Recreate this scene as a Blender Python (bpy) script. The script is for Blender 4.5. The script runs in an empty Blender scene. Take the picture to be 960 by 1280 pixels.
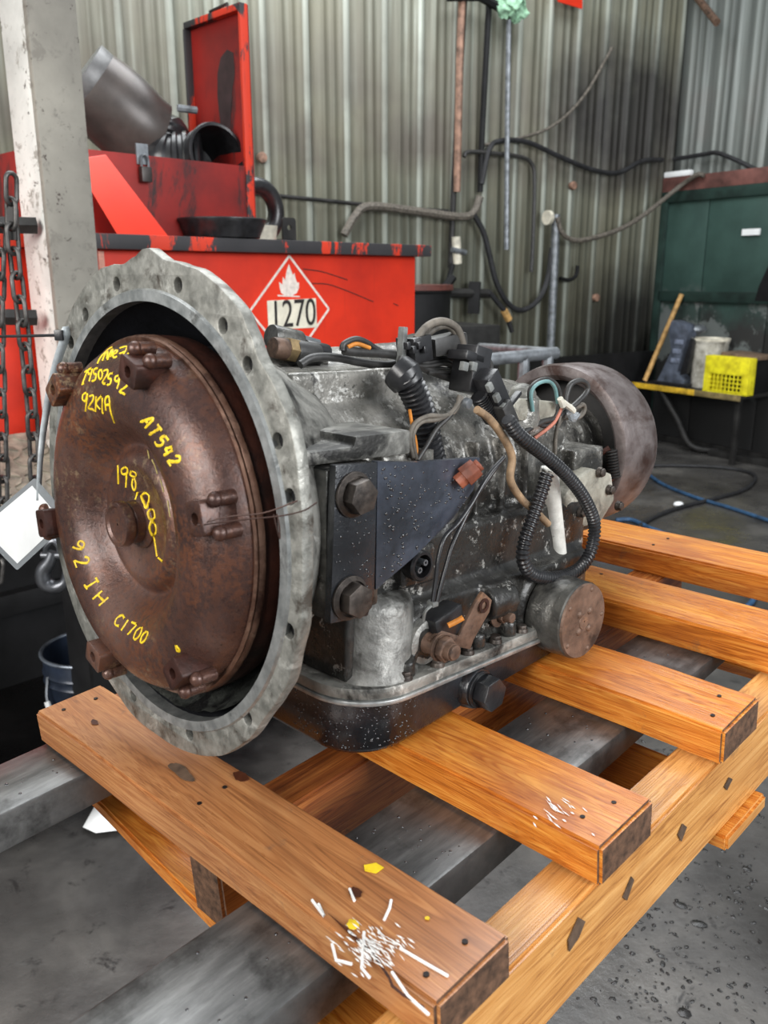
import bpy, bmesh, math, random
from mathutils import Vector as V, Matrix, noise as mnoise
from mathutils.bvhtree import BVHTree
random.seed(7)
SC = bpy.context.scene
COL = SC.collection
PI = math.pi
def rad(a): return a*PI/180

# ------------------------------------------------------------------ camera
F = 1065.0; CX, CY = 480.0, 640.0
PIT = math.atan((640-345)/F)
CAM = V((0, 0, 1.5))
cam = bpy.data.cameras.new('camera'); camo = bpy.data.objects.new('camera', cam); COL.objects.link(camo)
camo.location = CAM; camo.rotation_euler = (PI/2-PIT, 0, 0)
cam.sensor_fit = 'VERTICAL'; cam.sensor_height = 32; cam.lens = F/1280*32; cam.clip_start = .02; cam.clip_end = 100
cam.dof.use_dof = True; cam.dof.focus_distance = 0.95; cam.dof.aperture_fstop = 9
SC.camera = camo

# ------------------------------------------------------------------ world, lights, exposure
w = bpy.data.worlds.new('world'); SC.world = w; w.use_nodes = True
bg = w.node_tree.nodes['Background']; bg.inputs[0].default_value = (.86, .93, 1, 1); bg.inputs[1].default_value = .40
def area(name, loc, target, sx, sy, power, color=(1, 1, 1)):
    l = bpy.data.lights.new(name, 'AREA'); l.shape = 'RECTANGLE'; l.size = sx; l.size_y = sy; l.energy = power; l.color = color
    o = bpy.data.objects.new(name, l); COL.objects.link(o); o.location = loc
    o.rotation_euler = (V(target)-V(loc)).to_track_quat('-Z', 'Y').to_euler(); return o
area('bay_door_daylight', (-3.2, -3.0, 3.2), (0, 1.2, 1.1), 4, 3, 400, (1, .97, .93))
area('open_doorway_daylight', (4.5, -2.2, 3.2), (.3, 2.5, 1.0), 3.5, 3, 340, (.96, .98, 1))
area('overhead_area', (-.3, 4.2, 5.6), (-.3, 4.2, 0), 5, 3.5, 340, (.95, .98, 1))  # unseen overhead area lamp, added for soft light from above
SC.view_settings.view_transform = 'Standard'; SC.view_settings.look = 'None'; SC.view_settings.gamma = 1
SC.view_settings.use_curve_mapping = False; SC.view_settings.exposure = .2

# ------------------------------------------------------------------ pixel helpers
_U = V((0, math.sin(PIT), math.cos(PIT))); _W = V((0, math.cos(PIT), -math.sin(PIT)))
def ray(u, v): return V(((u-CX), 0, 0)) - (v-CY)*_U + F*_W
class Frame:
    def __init__(s, x, y, z, o):
        s.x, s.y, s.z, s.o = x, y, z, V(o)
        s.M = Matrix(((x[0], y[0], z[0], o[0]), (x[1], y[1], z[1], o[1]), (x[2], y[2], z[2], o[2]), (0, 0, 0, 1)))
        s.I = s.M.inverted()
    def hit(s, u, v, ax, val):
        d = s.I.to_3x3() @ ray(u, v); o = s.I @ CAM; t = (val-o[ax])/d[ax]; return o+d*t
    def w(s, p): return s.M @ V(p)
def vpframe(vx, vy, o):
    x = ray(*vx).normalized(); y = ray(*vy); y = (y-x*x.dot(y)).normalized(); return Frame(x, y, x.cross(y), o)
T = vpframe((1595, 407), (-594, 370), CAM+ray(189.5, 640)/F*.763)      # the transmission: x to the rear, y to its far side, z up
P = vpframe((1620, 232), (-594, 370), T.w((.19, -.16, -.226)))          # the pallet, a little tilted on the raised forks
th = rad(57.1); _x = V((math.sin(th), math.cos(th), 0)); _y = V((-math.cos(th), math.sin(th), 0)); _d = ray(812, 545)
B = Frame(_x, _y, V((0, 0, 1)), CAM+_d*(1.5/-_d[2]))                    # the shed: back wall y=0, right wall x=0
_x = V((.70711, .70711, 0)); _y = V((-.70711, .70711, 0)); K = Frame(_x, _y, V((0, 0, 1)), V((-.326, 3.098, 0)))   # the red tank's front face
W0 = Frame(V((1, 0, 0)), V((0, 1, 0)), V((0, 0, 1)), V((0, 0, 0)))

# ------------------------------------------------------------------ materials
def lin(c):
    r = []
    for x in c[:3]:
        x /= 255.; r.append(x/12.92 if x <= .04045 else ((x+.055)/1.055)**2.4)
    return (r[0], r[1], r[2], 1)
class NT:
    def __init__(s, name):
        s.m = bpy.data.materials.new(name); s.m.use_nodes = True; s.t = s.m.node_tree; s.n = s.t.nodes; s.p = s.n['Principled BSDF']
        s.tc = s.n.new('ShaderNodeTexCoord')
    def L(s, a, b): s.t.links.new(a, b)
    def co(s, scale=(1, 1, 1), rnd=False, loc=(0, 0, 0)):
        mp = s.n.new('ShaderNodeMapping'); mp.inputs['Scale'].default_value = scale; mp.inputs['Location'].default_value = loc
        s.L(s.tc.outputs['Object'], mp.inputs['Vector'])
        if rnd:
            oi = s.n.new('ShaderNodeObjectInfo'); ad = s.n.new('ShaderNodeVectorMath'); ad.operation = 'MULTIPLY_ADD'
            cb = s.n.new('ShaderNodeCombineXYZ')
            for i in range(3): s.L(oi.outputs['Random'], cb.inputs[i])
            ad.inputs[1].default_value = (37, 53, 71); s.L(cb.outputs[0], ad.inputs[0]); s.L(mp.outputs[0], ad.inputs[2]); return ad.outputs[0]
        return mp.outputs[0]
    def noise(s, scale, co=None, detail=5, rough=.6, dist=0):
        n = s.n.new('ShaderNodeTexNoise'); n.inputs['Scale'].default_value = scale; n.inputs['Detail'].default_value = detail
        n.inputs['Roughness'].default_value = rough; n.inputs['Distortion'].default_value = dist
        s.L(co if co is not None else s.co(), n.inputs['Vector']); return n.outputs['Fac']
    def ramp(s, fac, stops):
        r = s.n.new('ShaderNodeValToRGB'); e = r.color_ramp.elements
        while len(e) < len(stops): e.new(.5)
        for k, (p, c) in enumerate(stops): e[k].position = p; e[k].color = lin(c) if len(c) == 3 else c
        s.L(fac, r.inputs[0]); return r.outputs[0]
    def mask(s, fac, a, b):
        r = s.n.new('ShaderNodeMapRange'); r.inputs[1].default_value = a; r.inputs[2].default_value = b; r.clamp = True
        s.L(fac, r.inputs[0]); return r.outputs[0]
    def mix(s, fac, a, b, mode='MIX'):
        m = s.n.new('ShaderNodeMix'); m.data_type = 'RGBA'; m.blend_type = mode
        if isinstance(fac, (int, float)): m.inputs[0].default_value = fac
        else: s.L(fac, m.inputs[0])
        for i, c in ((6, a), (7, b)):
            if isinstance(c, (tuple, list)): m.inputs[i].default_value = lin(c)
            else: s.L(c, m.inputs[i])
        return m.outputs[2]
    def math(s, op, a, b=0.0):
        m = s.n.new('ShaderNodeMath'); m.operation = op
        for i, c in ((0, a), (1, b)):
            if isinstance(c, (int, float)): m.inputs[i].default_value = c
            else: s.L(c, m.inputs[i])
        return m.outputs[0]
    def bump(s, h, strength, dist):
        b = s.n.new('ShaderNodeBump'); b.inputs['Strength'].default_value = strength; b.inputs['Distance'].default_value = dist
        s.L(h, b.inputs['Height']); s.L(b.outputs[0], s.p.inputs['Normal'])
    def fin(s, col, rough=.5, metal=0, spec=.5, coat=0):
        if isinstance(col, (tuple, list)): s.p.inputs['Base Color'].default_value = lin(col)
        else: s.L(col, s.p.inputs['Base Color'])
        for k, v in (('Roughness', rough), ('Metallic', metal)):
            if isinstance(v, (int, float)): s.p.inputs[k].default_value = v
            else: s.L(v, s.p.inputs[k])
        s.p.inputs['Specular IOR Level'].default_value = spec; s.p.inputs['Coat Weight'].default_value = coat; s.p.inputs['Coat Roughness'].default_value = .15
        return s.m
MATS = {}
def plain(name, c, rough=.5, metal=0, spec=.5, var=.25, scale=20, bump=0, coat=0):
    if name in MATS: return MATS[name]
    m = NT(name); f = m.noise(scale, m.co(rnd=True))
    d = tuple(x*(1-var) for x in c); b = tuple(min(255, x*(1+var*.6)) for x in c)
    if bump: m.bump(m.noise(scale*6), .5, bump)
    MATS[name] = m.fin(m.ramp(f, [(.3, d), (.7, b)]), rough, metal, spec, coat); return MATS[name]
def grimy(name, c1, c2, grime, pale, scale=14, gt=(.5, .62), pt=(.6, .7), rough=(.35, .7), metal=.5, bump=.0015, bs=90, coat=0, pscale=30):
    m = NT(name); co = m.co(rnd=True)
    base = m.ramp(m.noise(scale*2.3, co), [(.35, c1), (.65, c2)])
    pm = m.mask(m.noise(pscale, co, 8, .7, .6), *pt); base = m.mix(pm, base, pale)
    gm = m.mask(m.noise(scale, co, 7, .65, .4), *gt); base = m.mix(gm, base, grime)
    m.bump(m.noise(bs, co, 4), .55, bump)
    r = m.mask(m.noise(scale*1.7, co), .2, .8); rr = m.n.new('ShaderNodeMapRange'); rr.inputs[3].default_value = rough[0]; rr.inputs[4].default_value = rough[1]; m.L(r, rr.inputs[0])
    MATS[name] = m.fin(base, rr.outputs[0], metal, .5, coat); return MATS[name]
ALU = grimy('cast_aluminium', (112, 111, 106), (165, 163, 156), (40, 39, 37), (205, 203, 196), 12, (.50, .62), (.58, .68), (.35, .65), .45, .0016, 160)
ALU_DARK = grimy('oily_cast_aluminium', (62, 62, 60), (118, 116, 110), (28, 27, 26), (190, 188, 180), 11, (.47, .60), (.60, .68), (.22, .55), .4, .0018, 130, .2)
ALU_FL = grimy('flange_aluminium', (112, 112, 106), (156, 155, 148), (80, 75, 68), (196, 195, 188), 34, (.55, .66), (.56, .70), (.35, .6), .5, .0012, 200)
MACHINED = grimy('machined_aluminium', (140, 143, 142), (186, 188, 186), (96, 96, 92), (215, 216, 214), 30, (.58, .7), (.6, .7), (.25, .45), .7, .0004, 200)
def m_rust():
    m = NT('rusted_steel'); co = m.co(); c = m.ramp(m.noise(11, co, 6, .6), [(.3, (58, 40, 36)), (.52, (82, 58, 51)), (.7, (108, 82, 72))])
    o = m.noise(7, m.co(loc=(1.3, .2, .4)), 5, .6); sp = m.noise(170, co, 5, .75); zone = m.mask(o, .46, .66)
    f = m.math('MULTIPLY', m.mask(m.math('ADD', sp, m.math('MULTIPLY', o, .28)), .60, .68), m.math('ADD', m.math('MULTIPLY', zone, .85), .15)); c = m.mix(m.math('MULTIPLY', f, .8), c, (126, 72, 38))
    z2 = m.mask(m.noise(9, m.co(loc=(4, 7, 2)), 5, .65), .52, .64); f2 = m.math('MULTIPLY', m.mask(m.noise(120, m.co(loc=(2, 1, 9)), 6, .8), .52, .60), z2); c = m.mix(m.math('MULTIPLY', f2, .75), c, (156, 134, 104))
    d = m.mask(m.noise(240, co, 4, .7), .60, .68); c = m.mix(m.math('MULTIPLY', d, .6), c, (38, 22, 18))
    m.bump(m.math('ADD', sp, m.math('MULTIPLY', m.noise(60, co, 4), .6)), .6, .0009)
    return m.fin(c, m.ramp(m.math('ADD', m.math('MULTIPLY', sp, .5), m.math('MULTIPLY', o, .5)), [(.38, (124, 124, 124)), (.62, (178, 178, 178))]), .35, .5, .12)
RUST = MATS['rusted_steel'] = m_rust()
RUST_D = grimy('dark_rusted_steel', (48, 27, 22), (72, 38, 28), (34, 22, 18), (108, 56, 32), 14, (.5, .65), (.64, .75), (.35, .6), .3, .001, 200)
RUSTB = grimy('brown_rust', (92, 72, 60), (124, 98, 82), (54, 42, 36), (150, 112, 84), 25, (.52, .66), (.6, .7), (.45, .7), .3, .001, 200)
DRUMM = grimy('brake_drum_iron', (88, 78, 76), (124, 116, 114), (62, 44, 38), (150, 146, 144), 12, (.5, .62), (.66, .74), (.35, .6), .5, .0008, 160)
BLACKP = grimy('wet_black_paint', (30, 31, 34), (44, 46, 50), (20, 20, 22), (92, 90, 86), 9, (.5, .65), (.68, .76), (.15, .4), .1, .0012, 150, .35)
BRACK = grimy('blue_black_painted_steel', (62, 67, 78), (82, 88, 100), (44, 47, 52), (104, 104, 102), 10, (.52, .7), (.72, .8), (.2, .4), .3, .0005, 150, .3)
STEELB = grimy('bolt_steel', (62, 56, 52), (92, 84, 78), (40, 36, 34), (120, 104, 90), 30, (.5, .65), (.62, .72), (.35, .55), .6, .0005, 300)
BLACKPL = plain('black_plastic', (34, 34, 36), .3, 0, .6, .4, 40, .0004)
CABLE = plain('dusty_black_cable', (52, 51, 50), .45, 0, .5, .4, 60, .0003)
CABLE_G = plain('grey_dusty_cable', (96, 90, 82), .6, 0, .4, .4, 60, .0003)
TANW = plain('tan_insulation', (142, 118, 92), .6, 0, .4, .35, 60, .0003)
ORANGEW = plain('orange_insulation', (206, 130, 52), .5, 0, .4, .2, 60)
WHITEP = grimy('chipped_white_paint', (196, 194, 186), (222, 220, 212), (70, 68, 64), (232, 230, 224), 40, (.62, .68), (.5, .6), (.5, .7), 0, .0006, 120)
YPAINT = plain('yellow_paint_marker', (238, 198, 38), .45, 0, .4, .18, 80)
BROWNPL = plain('red_brown_plastic', (120, 66, 48), .5, 0, .4, .3, 50, .0004)
CONNG = plain('grey_connector', (112, 114, 112), .5, 0, .4, .3, 80, .0003)
BRASS = plain('dull_brass', (150, 128, 92), .5, .4, .5, .35, 50, .0004)
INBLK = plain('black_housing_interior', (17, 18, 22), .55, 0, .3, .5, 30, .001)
CHAINM = plain('chain_steel', (84, 82, 80), .42, .7, .5, .35, 40, .0004)
DARKST = plain('dark_grimy_steel', (46, 45, 44), .55, .3, .4, .4, 9, .001)
BLACKST = plain('black_steel', (26, 26, 27), .6, .2, .3, .4, 6, .001)
GALV = plain('galvanised_pipe', (128, 132, 136), .45, .6, .5, .3, 20)
HOSEB = plain('black_rubber_hose', (38, 38, 40), .55, 0, .4, .3, 20)
HOSEBL = plain('blue_rubber_hose', (44, 74, 104), .5, 0, .4, .3, 20)
CREAM = plain('cream_plastic', (212, 206, 188), .5, 0, .4, .25, 12)
YELLOWPL = plain('yellow_plastic', (238, 218, 40), .5, 0, .4, .2, 14)
COPPER = plain('rusty_pipe', (140, 110, 94), .6, .3, .4, .4, 14)
PAPER = plain('white_paper', (232, 234, 234), .6, 0, .3, .04, 14)
WOODH = plain('pale_wood', (188, 148, 92), .6, 0, .3, .25, 20)
def m_drop():
    return NT('water_droplet').fin((34, 36, 40), .04, 0, .9, .6)
DROP = m_drop()
def m_clear():
    m = NT('clear_laminate'); m.p.inputs['Transmission Weight'].default_value = .55; m.p.inputs['IOR'].default_value = 1.3
    return m.fin((176, 182, 186), .25, 0, .6)
CLEAR = m_clear()
def m_wood(name, dark, mid, light, grey, ax=1, gm=(.62, .74)):
    m = NT(name)
    def ac(across, along):
        q = [across]*3; q[ax] = along; return m.co(tuple(q), True)
    fine = m.noise(1, ac(230, 5), 3, .5); mid_n = m.noise(1, ac(34, 1.6), 4, .6, 1.2)
    ring = m.math('ABSOLUTE', m.math('SINE', m.math('MULTIPLY', mid_n, 46.0)))
    g = m.math('ADD', m.math('MULTIPLY', fine, .45), m.math('ADD', m.math('MULTIPLY', mid_n, .40), m.math('MULTIPLY', ring, .16)))
    col = m.ramp(g, [(.30, dark), (.50, mid), (.68, light)])
    big = m.noise(1, ac(14, 4), 4, .6, .6); col = m.mix(m.math('MULTIPLY', m.mask(big, .48, .72), .7), col, dark)
    gn = m.noise(26, m.co((1, 1, 1), True), 7, .7, .5); col = m.mix(m.math('MULTIPLY', m.mask(gn, *gm), .7), col, grey)
    m.bump(g, .4, .0012)
    return m.fin(col, m.ramp(big, [(.4, (132, 132, 132)), (.6, (172, 172, 172))]), 0, .45, .08)
WOOD = m_wood('stained_pine', (134, 66, 20), (196, 114, 40), (226, 156, 70), (114, 88, 64))
WOODB = m_wood('weathered_brown_pine', (120, 74, 42), (166, 108, 64), (192, 138, 88), (104, 84, 70))
WOODX = m_wood('stained_pine_stringer', (140, 86, 40), (200, 140, 74), (222, 168, 102), (112, 90, 70), 0)
WOODR = m_wood('red_brown_pine_stringer', (84, 42, 22), (150, 84, 40), (186, 120, 62), (70, 46, 34), 0)
WOODE = plain('dark_end_grain', (92, 68, 52), .75, 0, .3, .4, 120, .001)
def m_fork():
    m = NT('worn_fork_steel'); co = m.co((1, 6, 1)); c = m.ramp(m.noise(9, co, 7, .7), [(.3, (80, 80, 80)), (.55, (118, 118, 117)), (.75, (152, 152, 150))])
    g = m.mask(m.noise(14, m.co(), 6, .65), .52, .64); c = m.mix(m.math('MULTIPLY', g, .8), c, (56, 55, 54))
    m.bump(m.noise(60), .3, .0008); r = m.ramp(m.noise(12), [(.3, (146, 146, 146)), (.7, (186, 186, 186))]); return m.fin(c, r, .7)
FORK = m_fork()
def m_red(name, base, dark, scr, amt=(.62, .68)):
    m = NT(name); co = m.co(rnd=True); c = m.ramp(m.noise(3, co, 5), [(.3, dark), (.6, base)])
    s = m.noise(6, m.co((1, 1, .35), True), 8, .72, .5); c = m.mix(m.mask(s, *amt), c, scr)
    s2 = m.noise(5, m.co((7, 7, .5), True), 4); c = m.mix(m.mask(s2, .62, .8), c, dark)
    m.bump(m.noise(25, co), .2, .002); return m.fin(c, .5, 0, .35)
RED = m_red('red_tank_paint', (212, 48, 20), (176, 36, 18), (110, 30, 22), (.70, .76))
RED_D = m_red('worn_red_paint', (150, 36, 30), (104, 30, 29), (52, 36, 36), (.54, .62))
RED_O = m_red('bright_orange_red_paint', (222, 50, 16), (206, 40, 14), (100, 30, 22), (.72, .78))
LIPM = m_red('chipped_lip_paint', (58, 56, 58), (44, 44, 46), (206, 58, 34), (.51, .54))
REDSH = m_red('dark_red_frame_paint', (110, 28, 24), (74, 22, 20), (40, 26, 26))
def m_column(name, c, spot):
    m = NT(name); co = m.co(); k = m.ramp(m.noise(4, co, 6), [(.3, tuple(x*.8 for x in c)), (.65, c)])
    s = m.noise(18, co, 8, .75, .4); k = m.mix(m.mask(s, .55, .62), k, spot); v = m.noise(34, co, 7, .75); k = m.mix(m.mask(v, .61, .65), k, (66, 56, 50))
    m.bump(m.noise(70, co), .4, .002); return m.fin(k, .75)
COLW = m_column('white_column_paint', (226, 226, 220), (150, 146, 138)); COLG = m_column('grey_column_paint', (152, 148, 138), (120, 116, 108))
def m_wall():
    m = NT('painted_corrugated_steel'); co = m.co()
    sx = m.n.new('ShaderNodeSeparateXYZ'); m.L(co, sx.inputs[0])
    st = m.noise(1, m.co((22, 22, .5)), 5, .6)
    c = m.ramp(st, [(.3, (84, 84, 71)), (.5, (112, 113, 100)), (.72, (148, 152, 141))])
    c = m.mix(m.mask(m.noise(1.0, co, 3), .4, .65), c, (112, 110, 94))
    c = m.mix(m.math('MULTIPLY', m.mask(sx.outputs['Y'], -.018, -.030), .8), c, m.ramp(st, [(.3, (136, 139, 128)), (.7, (184, 190, 180))]))  # protruding ribs lightened: the light they catch is painted into the colour
    # old smoke stains: a broad brown band above 2.2 m and a black plume near the corner
    wob = m.math('MULTIPLY', m.math('SUBTRACT', m.noise(.9, co, 4), .5), .9)
    zz = m.math('ADD', sx.outputs['Z'], wob)
    band = m.math('MULTIPLY', m.mask(zz, 2.15, 2.3), m.mask(zz, 3.5, 2.6)); band = m.math('MULTIPLY', band, m.mask(m.noise(1.3, co, 4), .3, .6))
    c = m.mix(m.math('MULTIPLY', band, .75), c, (84, 77, 71))
    def blob(x, z, rx, rz):
        a = m.math('DIVIDE', m.math('SUBTRACT', sx.outputs['X'], x), rx); b = m.math('DIVIDE', m.math('SUBTRACT', sx.outputs['Z'], z), rz)
        q = m.math('ADD', m.math('MULTIPLY', a, a), m.math('MULTIPLY', b, b)); q = m.math('ADD', q, m.math('MULTIPLY', m.math('SUBTRACT', m.noise(2.2, co, 6), .5), 1.2))
        return m.mask(q, 1.1, .1)
    c = m.mix(m.math('MULTIPLY', blob(-.55, 2.8, 1.15, .75), .92), c, (38, 36, 35))
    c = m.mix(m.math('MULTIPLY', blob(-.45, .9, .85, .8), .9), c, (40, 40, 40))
    c = m.mix(m.mask(m.noise(26, co, 6, .7), .66, .72), c, (80, 74, 66))
    m.bump(m.noise(3, co), .2, .01); return m.fin(c, .55, .1, .4)
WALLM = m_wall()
def m_wall2():
    m = NT('grey_corrugated_steel'); co = m.co(); c = m.ramp(m.noise(1, m.co((16, 16, .5)), 5), [(.3, (86, 90, 87)), (.65, (126, 131, 127))])
    c = m.mix(m.mask(m.noise(1.2, co, 5), .5, .75), c, (110, 108, 104)); return m.fin(c, .5, .1, .4)
WALLR = m_wall2()
def m_green():
    m = NT('sooty_green_paint'); co = m.co(); sx = m.n.new('ShaderNodeSeparateXYZ'); m.L(co, sx.inputs[0])
    c = m.ramp(m.noise(2, co, 5), [(.3, (38, 58, 53)), (.7, (60, 86, 79))])
    q = m.math('ADD', sx.outputs['Z'], m.math('MULTIPLY', m.math('SUBTRACT', m.noise(3.2, co, 6), .5), .7))
    c = m.mix(m.mask(q, 1.35, 1.05), c, (42, 42, 41)); c = m.mix(m.math('MULTIPLY', m.mask(m.noise(2.2, co, 7, .7), .46, .5), m.mask(q, 1.42, 1.25)), c, (96, 101, 99))
    c = m.mix(m.mask(q, .62, .5), c, (40, 40, 40)); return m.fin(c, .55, 0, .4)
GREEN = m_green(); GREENF = plain('dark_green_frame', (36, 54, 49), .5, 0, .4, .35, 5); HEADER = plain('rusty_header', (106, 70, 64), .6, 0, .4, .35, 6)
def m_floor():
    m = NT('oily_concrete'); co = m.co()
    c = m.ramp(m.noise(2.2, co, 8, .62, .4), [(.3, (42, 41, 40)), (.5, (72, 70, 68)), (.7, (100, 97, 93))])
    sp = m.mask(m.noise(11, co, 8, .7, .5), .58, .66); c = m.mix(sp, c, (48, 46, 45))
    o = m.noise(.7, m.co(loc=(3.1, 1.7, 0)), 5, .6); om = m.mask(o, .5, .62); c = m.mix(om, c, (60, 58, 56))
    # old oil round the tank's stand, darkened further with painted-in shade beneath it
    sx = m.n.new('ShaderNodeSeparateXYZ'); m.L(co, sx.inputs[0])
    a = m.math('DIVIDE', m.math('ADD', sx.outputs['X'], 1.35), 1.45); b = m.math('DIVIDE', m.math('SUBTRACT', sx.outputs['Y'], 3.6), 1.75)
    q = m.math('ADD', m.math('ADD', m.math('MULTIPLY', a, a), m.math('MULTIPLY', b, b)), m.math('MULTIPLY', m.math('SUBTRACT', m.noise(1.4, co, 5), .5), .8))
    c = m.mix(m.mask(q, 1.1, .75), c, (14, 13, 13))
    m.bump(m.noise(9, co, 8, .65), .5, .008)
    r = m.ramp(m.noise(3.2, co, 5), [(.35, (100, 100, 100)), (.65, (186, 186, 186))]); return m.fin(c, r, 0, .5)
FLOORM = m_floor()

# ------------------------------------------------------------------ geometry collector
def basis(d):
    d = V(d).normalized(); a = V((0, 0, 1)) if abs(d.z) < .9 else V((1, 0, 0)); u = a.cross(d).normalized(); return u, d.cross(u), d
def catmull(pts, k=6):
    pts = [V(p) for p in pts]
    if len(pts) < 3: return pts
    q = [pts[0]*2-pts[1]]+pts+[pts[-1]*2-pts[-2]]; out = []
    for i in range(1, len(q)-2):
        a, b, c, d = q[i-1:i+3]
        for j in range(k):
            t = j/k; out.append(.5*((2*b)+(c-a)*t+(2*a-5*b+4*c-d)*t*t+(3*b-a-3*c+d)*t**3))
    out.append(pts[-1]); return out
def resample(pts, step):
    out = [pts[0].copy()]; acc = 0
    for a, b in zip(pts, pts[1:]):
        L = (b-a).length; s = step-acc
        while s <= L and L > 0: out.append(a+(b-a)*(s/L)); s += step
        acc = L-(s-step)
    return out
class G:
    def __init__(s): s.v = []; s.f = []
    def add(s, vs, fs):
        o = len(s.v); s.v += [V(v) for v in vs]; s.f += [tuple(i+o for i in f) for f in fs]; return s
    def box(s, c, d, rot=None):
        c = V(c); vs = []
        for z in (-.5, .5):
            for y in (-.5, .5):
                for x in (-.5, .5):
                    p = V((x*d[0], y*d[1], z*d[2])); vs.append(c+(rot @ p if rot else p))
        return s.add(vs, [(0, 2, 3, 1), (4, 5, 7, 6), (0, 1, 5, 4), (2, 6, 7, 3), (0, 4, 6, 2), (1, 3, 7, 5)])
    def bb(s, a, b): a = V(a); b = V(b); return s.box((a+b)/2, b-a)
    def cyl(s, p0, p1, r0, r1=None, n=24):
        r1 = r0 if r1 is None else r1; p0 = V(p0); p1 = V(p1); u, w_, d = basis(p1-p0)
        vs = [p+(u*math.cos(2*PI*i/n)+w_*math.sin(2*PI*i/n))*r for p, r in ((p0, r0), (p1, r1)) for i in range(n)]
        return s.add(vs, [(i, (i+1) % n, n+(i+1) % n, n+i) for i in range(n)]+[tuple(range(n))[::-1], tuple(range(n, 2*n))])
    def tube(s, pts, r, n=8, cap=True, closed=False):
        pts = [V(p) for p in pts]; m = len(pts); rs = r if isinstance(r, (list, tuple)) else [r]*m
        vs = []; u = None
        for i, p in enumerate(pts):
            a = pts[i-1] if (i or closed) else p; b = pts[(i+1) % m] if (i < m-1 or closed) else p; t = (b-a).normalized()
            if u is None: u = basis(t)[0]
            u = (u-t*u.dot(t)).normalized(); q = t.cross(u)
            vs += [p+(u*math.cos(2*PI*j/n)+q*math.sin(2*PI*j/n))*rs[i] for j in range(n)]
        fs = []
        for i in range(m if closed else m-1):
            k = (i+1) % m
            for j in range(n): fs.append((i*n+j, i*n+(j+1) % n, k*n+(j+1) % n, k*n+j))
        if cap and not closed: fs += [tuple(range(n))[::-1], tuple(range((m-1)*n, m*n))]
        return s.add(vs, fs)
    def lathe(s, o, d, prof, n=64, caps=True):
        o = V(o); u, w_, d = basis(d); vs = []
        for a, r in prof: vs += [o+d*a+(u*math.cos(2*PI*i/n)+w_*math.sin(2*PI*i/n))*max(r, 1e-5) for i in range(n)]
        fs = [(k*n+i, k*n+(i+1) % n, (k+1)*n+(i+1) % n, (k+1)*n+i) for k in range(len(prof)-1) for i in range(n)]
        if caps: fs += [tuple(range(n))[::-1], tuple(range((len(prof)-1)*n, len(prof)*n))]
        return s.add(vs, fs)
    def prism(s, poly, depth):          # poly: 3-D points, depth: vector
        n = len(poly); d = V(depth); vs = [V(p) for p in poly]+[V(p)+d for p in poly]
        return s.add(vs, [tuple(range(n))[::-1], tuple(range(n, 2*n))]+[(i, (i+1) % n, n+(i+1) % n, n+i) for i in range(n)])
    def ball(s, c, r, n=12, m=8, rot=None):
        r = (r, r, r) if isinstance(r, (int, float)) else r; c = V(c); vs = []; fs = []
        for j in range(m+1):
            for i in range(n):
                a = PI*j/m; p = V((r[0]*math.sin(a)*math.cos(2*PI*i/n), r[1]*math.sin(a)*math.sin(2*PI*i/n), r[2]*math.cos(a))); vs.append(c+(rot @ p if rot else p))
        for j in range(m):
            for i in range(n): fs.append((j*n+i, j*n+(i+1) % n, (j+1)*n+(i+1) % n, (j+1)*n+i))
        return s.add(vs, fs)
    def mesh(s, name, bevel=0, angle=38, seg=2, weld=False):
        me = bpy.data.meshes.new(name); me.from_pydata([tuple(v) for v in s.v], [], s.f)
        bm = bmesh.new(); bm.from_mesh(me)
        if weld: bmesh.ops.remove_doubles(bm, verts=bm.verts, dist=1e-5)
        bmesh.ops.recalc_face_normals(bm, faces=bm.faces)
        if bevel:
            es = [e for e in bm.edges if len(e.link_faces) == 2 and e.calc_face_angle(0) > rad(30)]
            bmesh.ops.bevel(bm, geom=es, offset=bevel, segments=seg, affect='EDGES', clamp_overlap=True, profile=.6)
        bm.to_mesh(me); bm.free()
        for p in me.polygons: p.use_smooth = True
        me.set_sharp_from_angle(angle=rad(angle)); me.update(); return me
    def build(s, name, mat, parent=None, bevel=0, angle=38, seg=2, kind=None, label=None, weld=False):
        return link(name, s.mesh(name, bevel, angle, seg, weld), mat, parent, kind, label)
def link(name, me, mat, parent=None, kind=None, label=None):
    o = bpy.data.objects.new(name, me); COL.objects.link(o)
    if mat is not None and not me.materials: me.materials.append(mat)
    if parent is not None: o.parent = parent
    if kind: o['kind'] = kind
    if label: o['label'] = label
    return o
def thing(name, label, cat, M=None, group=None):
    o = bpy.data.objects.new(name, None); COL.objects.link(o); o.empty_display_size = .05
    if M is not None: o.matrix_world = M
    o['label'] = label; o['category'] = cat
    if group: o['group'] = group
    return o
def tag(o, label, cat, group=None):
    o['label'] = label; o['category'] = cat
    if group: o['group'] = group
    return o
def struct(o, label=None):
    o['kind'] = 'structure'
    if label: o['label'] = label
    return o
def curve_plate(outline, holes, h, bev=0):      # flat plate with real holes, in the xy plane, thickness along z
    cu = bpy.data.curves.new('plate', 'CURVE'); cu.dimensions = '2D'; cu.fill_mode = 'BOTH'; cu.extrude = h/2; cu.bevel_depth = bev; cu.bevel_resolution = 1
    for pts in [outline]+holes:
        sp = cu.splines.new('POLY'); sp.points.add(len(pts)-1); sp.use_cyclic_u = True
        for k, p in enumerate(pts): sp.points[k].co = (p[0], p[1], 0, 1)
    o = bpy.data.objects.new('plate', cu); COL.objects.link(o)
    dg = bpy.context.evaluated_depsgraph_get(); me = bpy.data.meshes.new_from_object(o.evaluated_get(dg)); bpy.data.objects.remove(o); bpy.data.curves.remove(cu)
    return me
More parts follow.
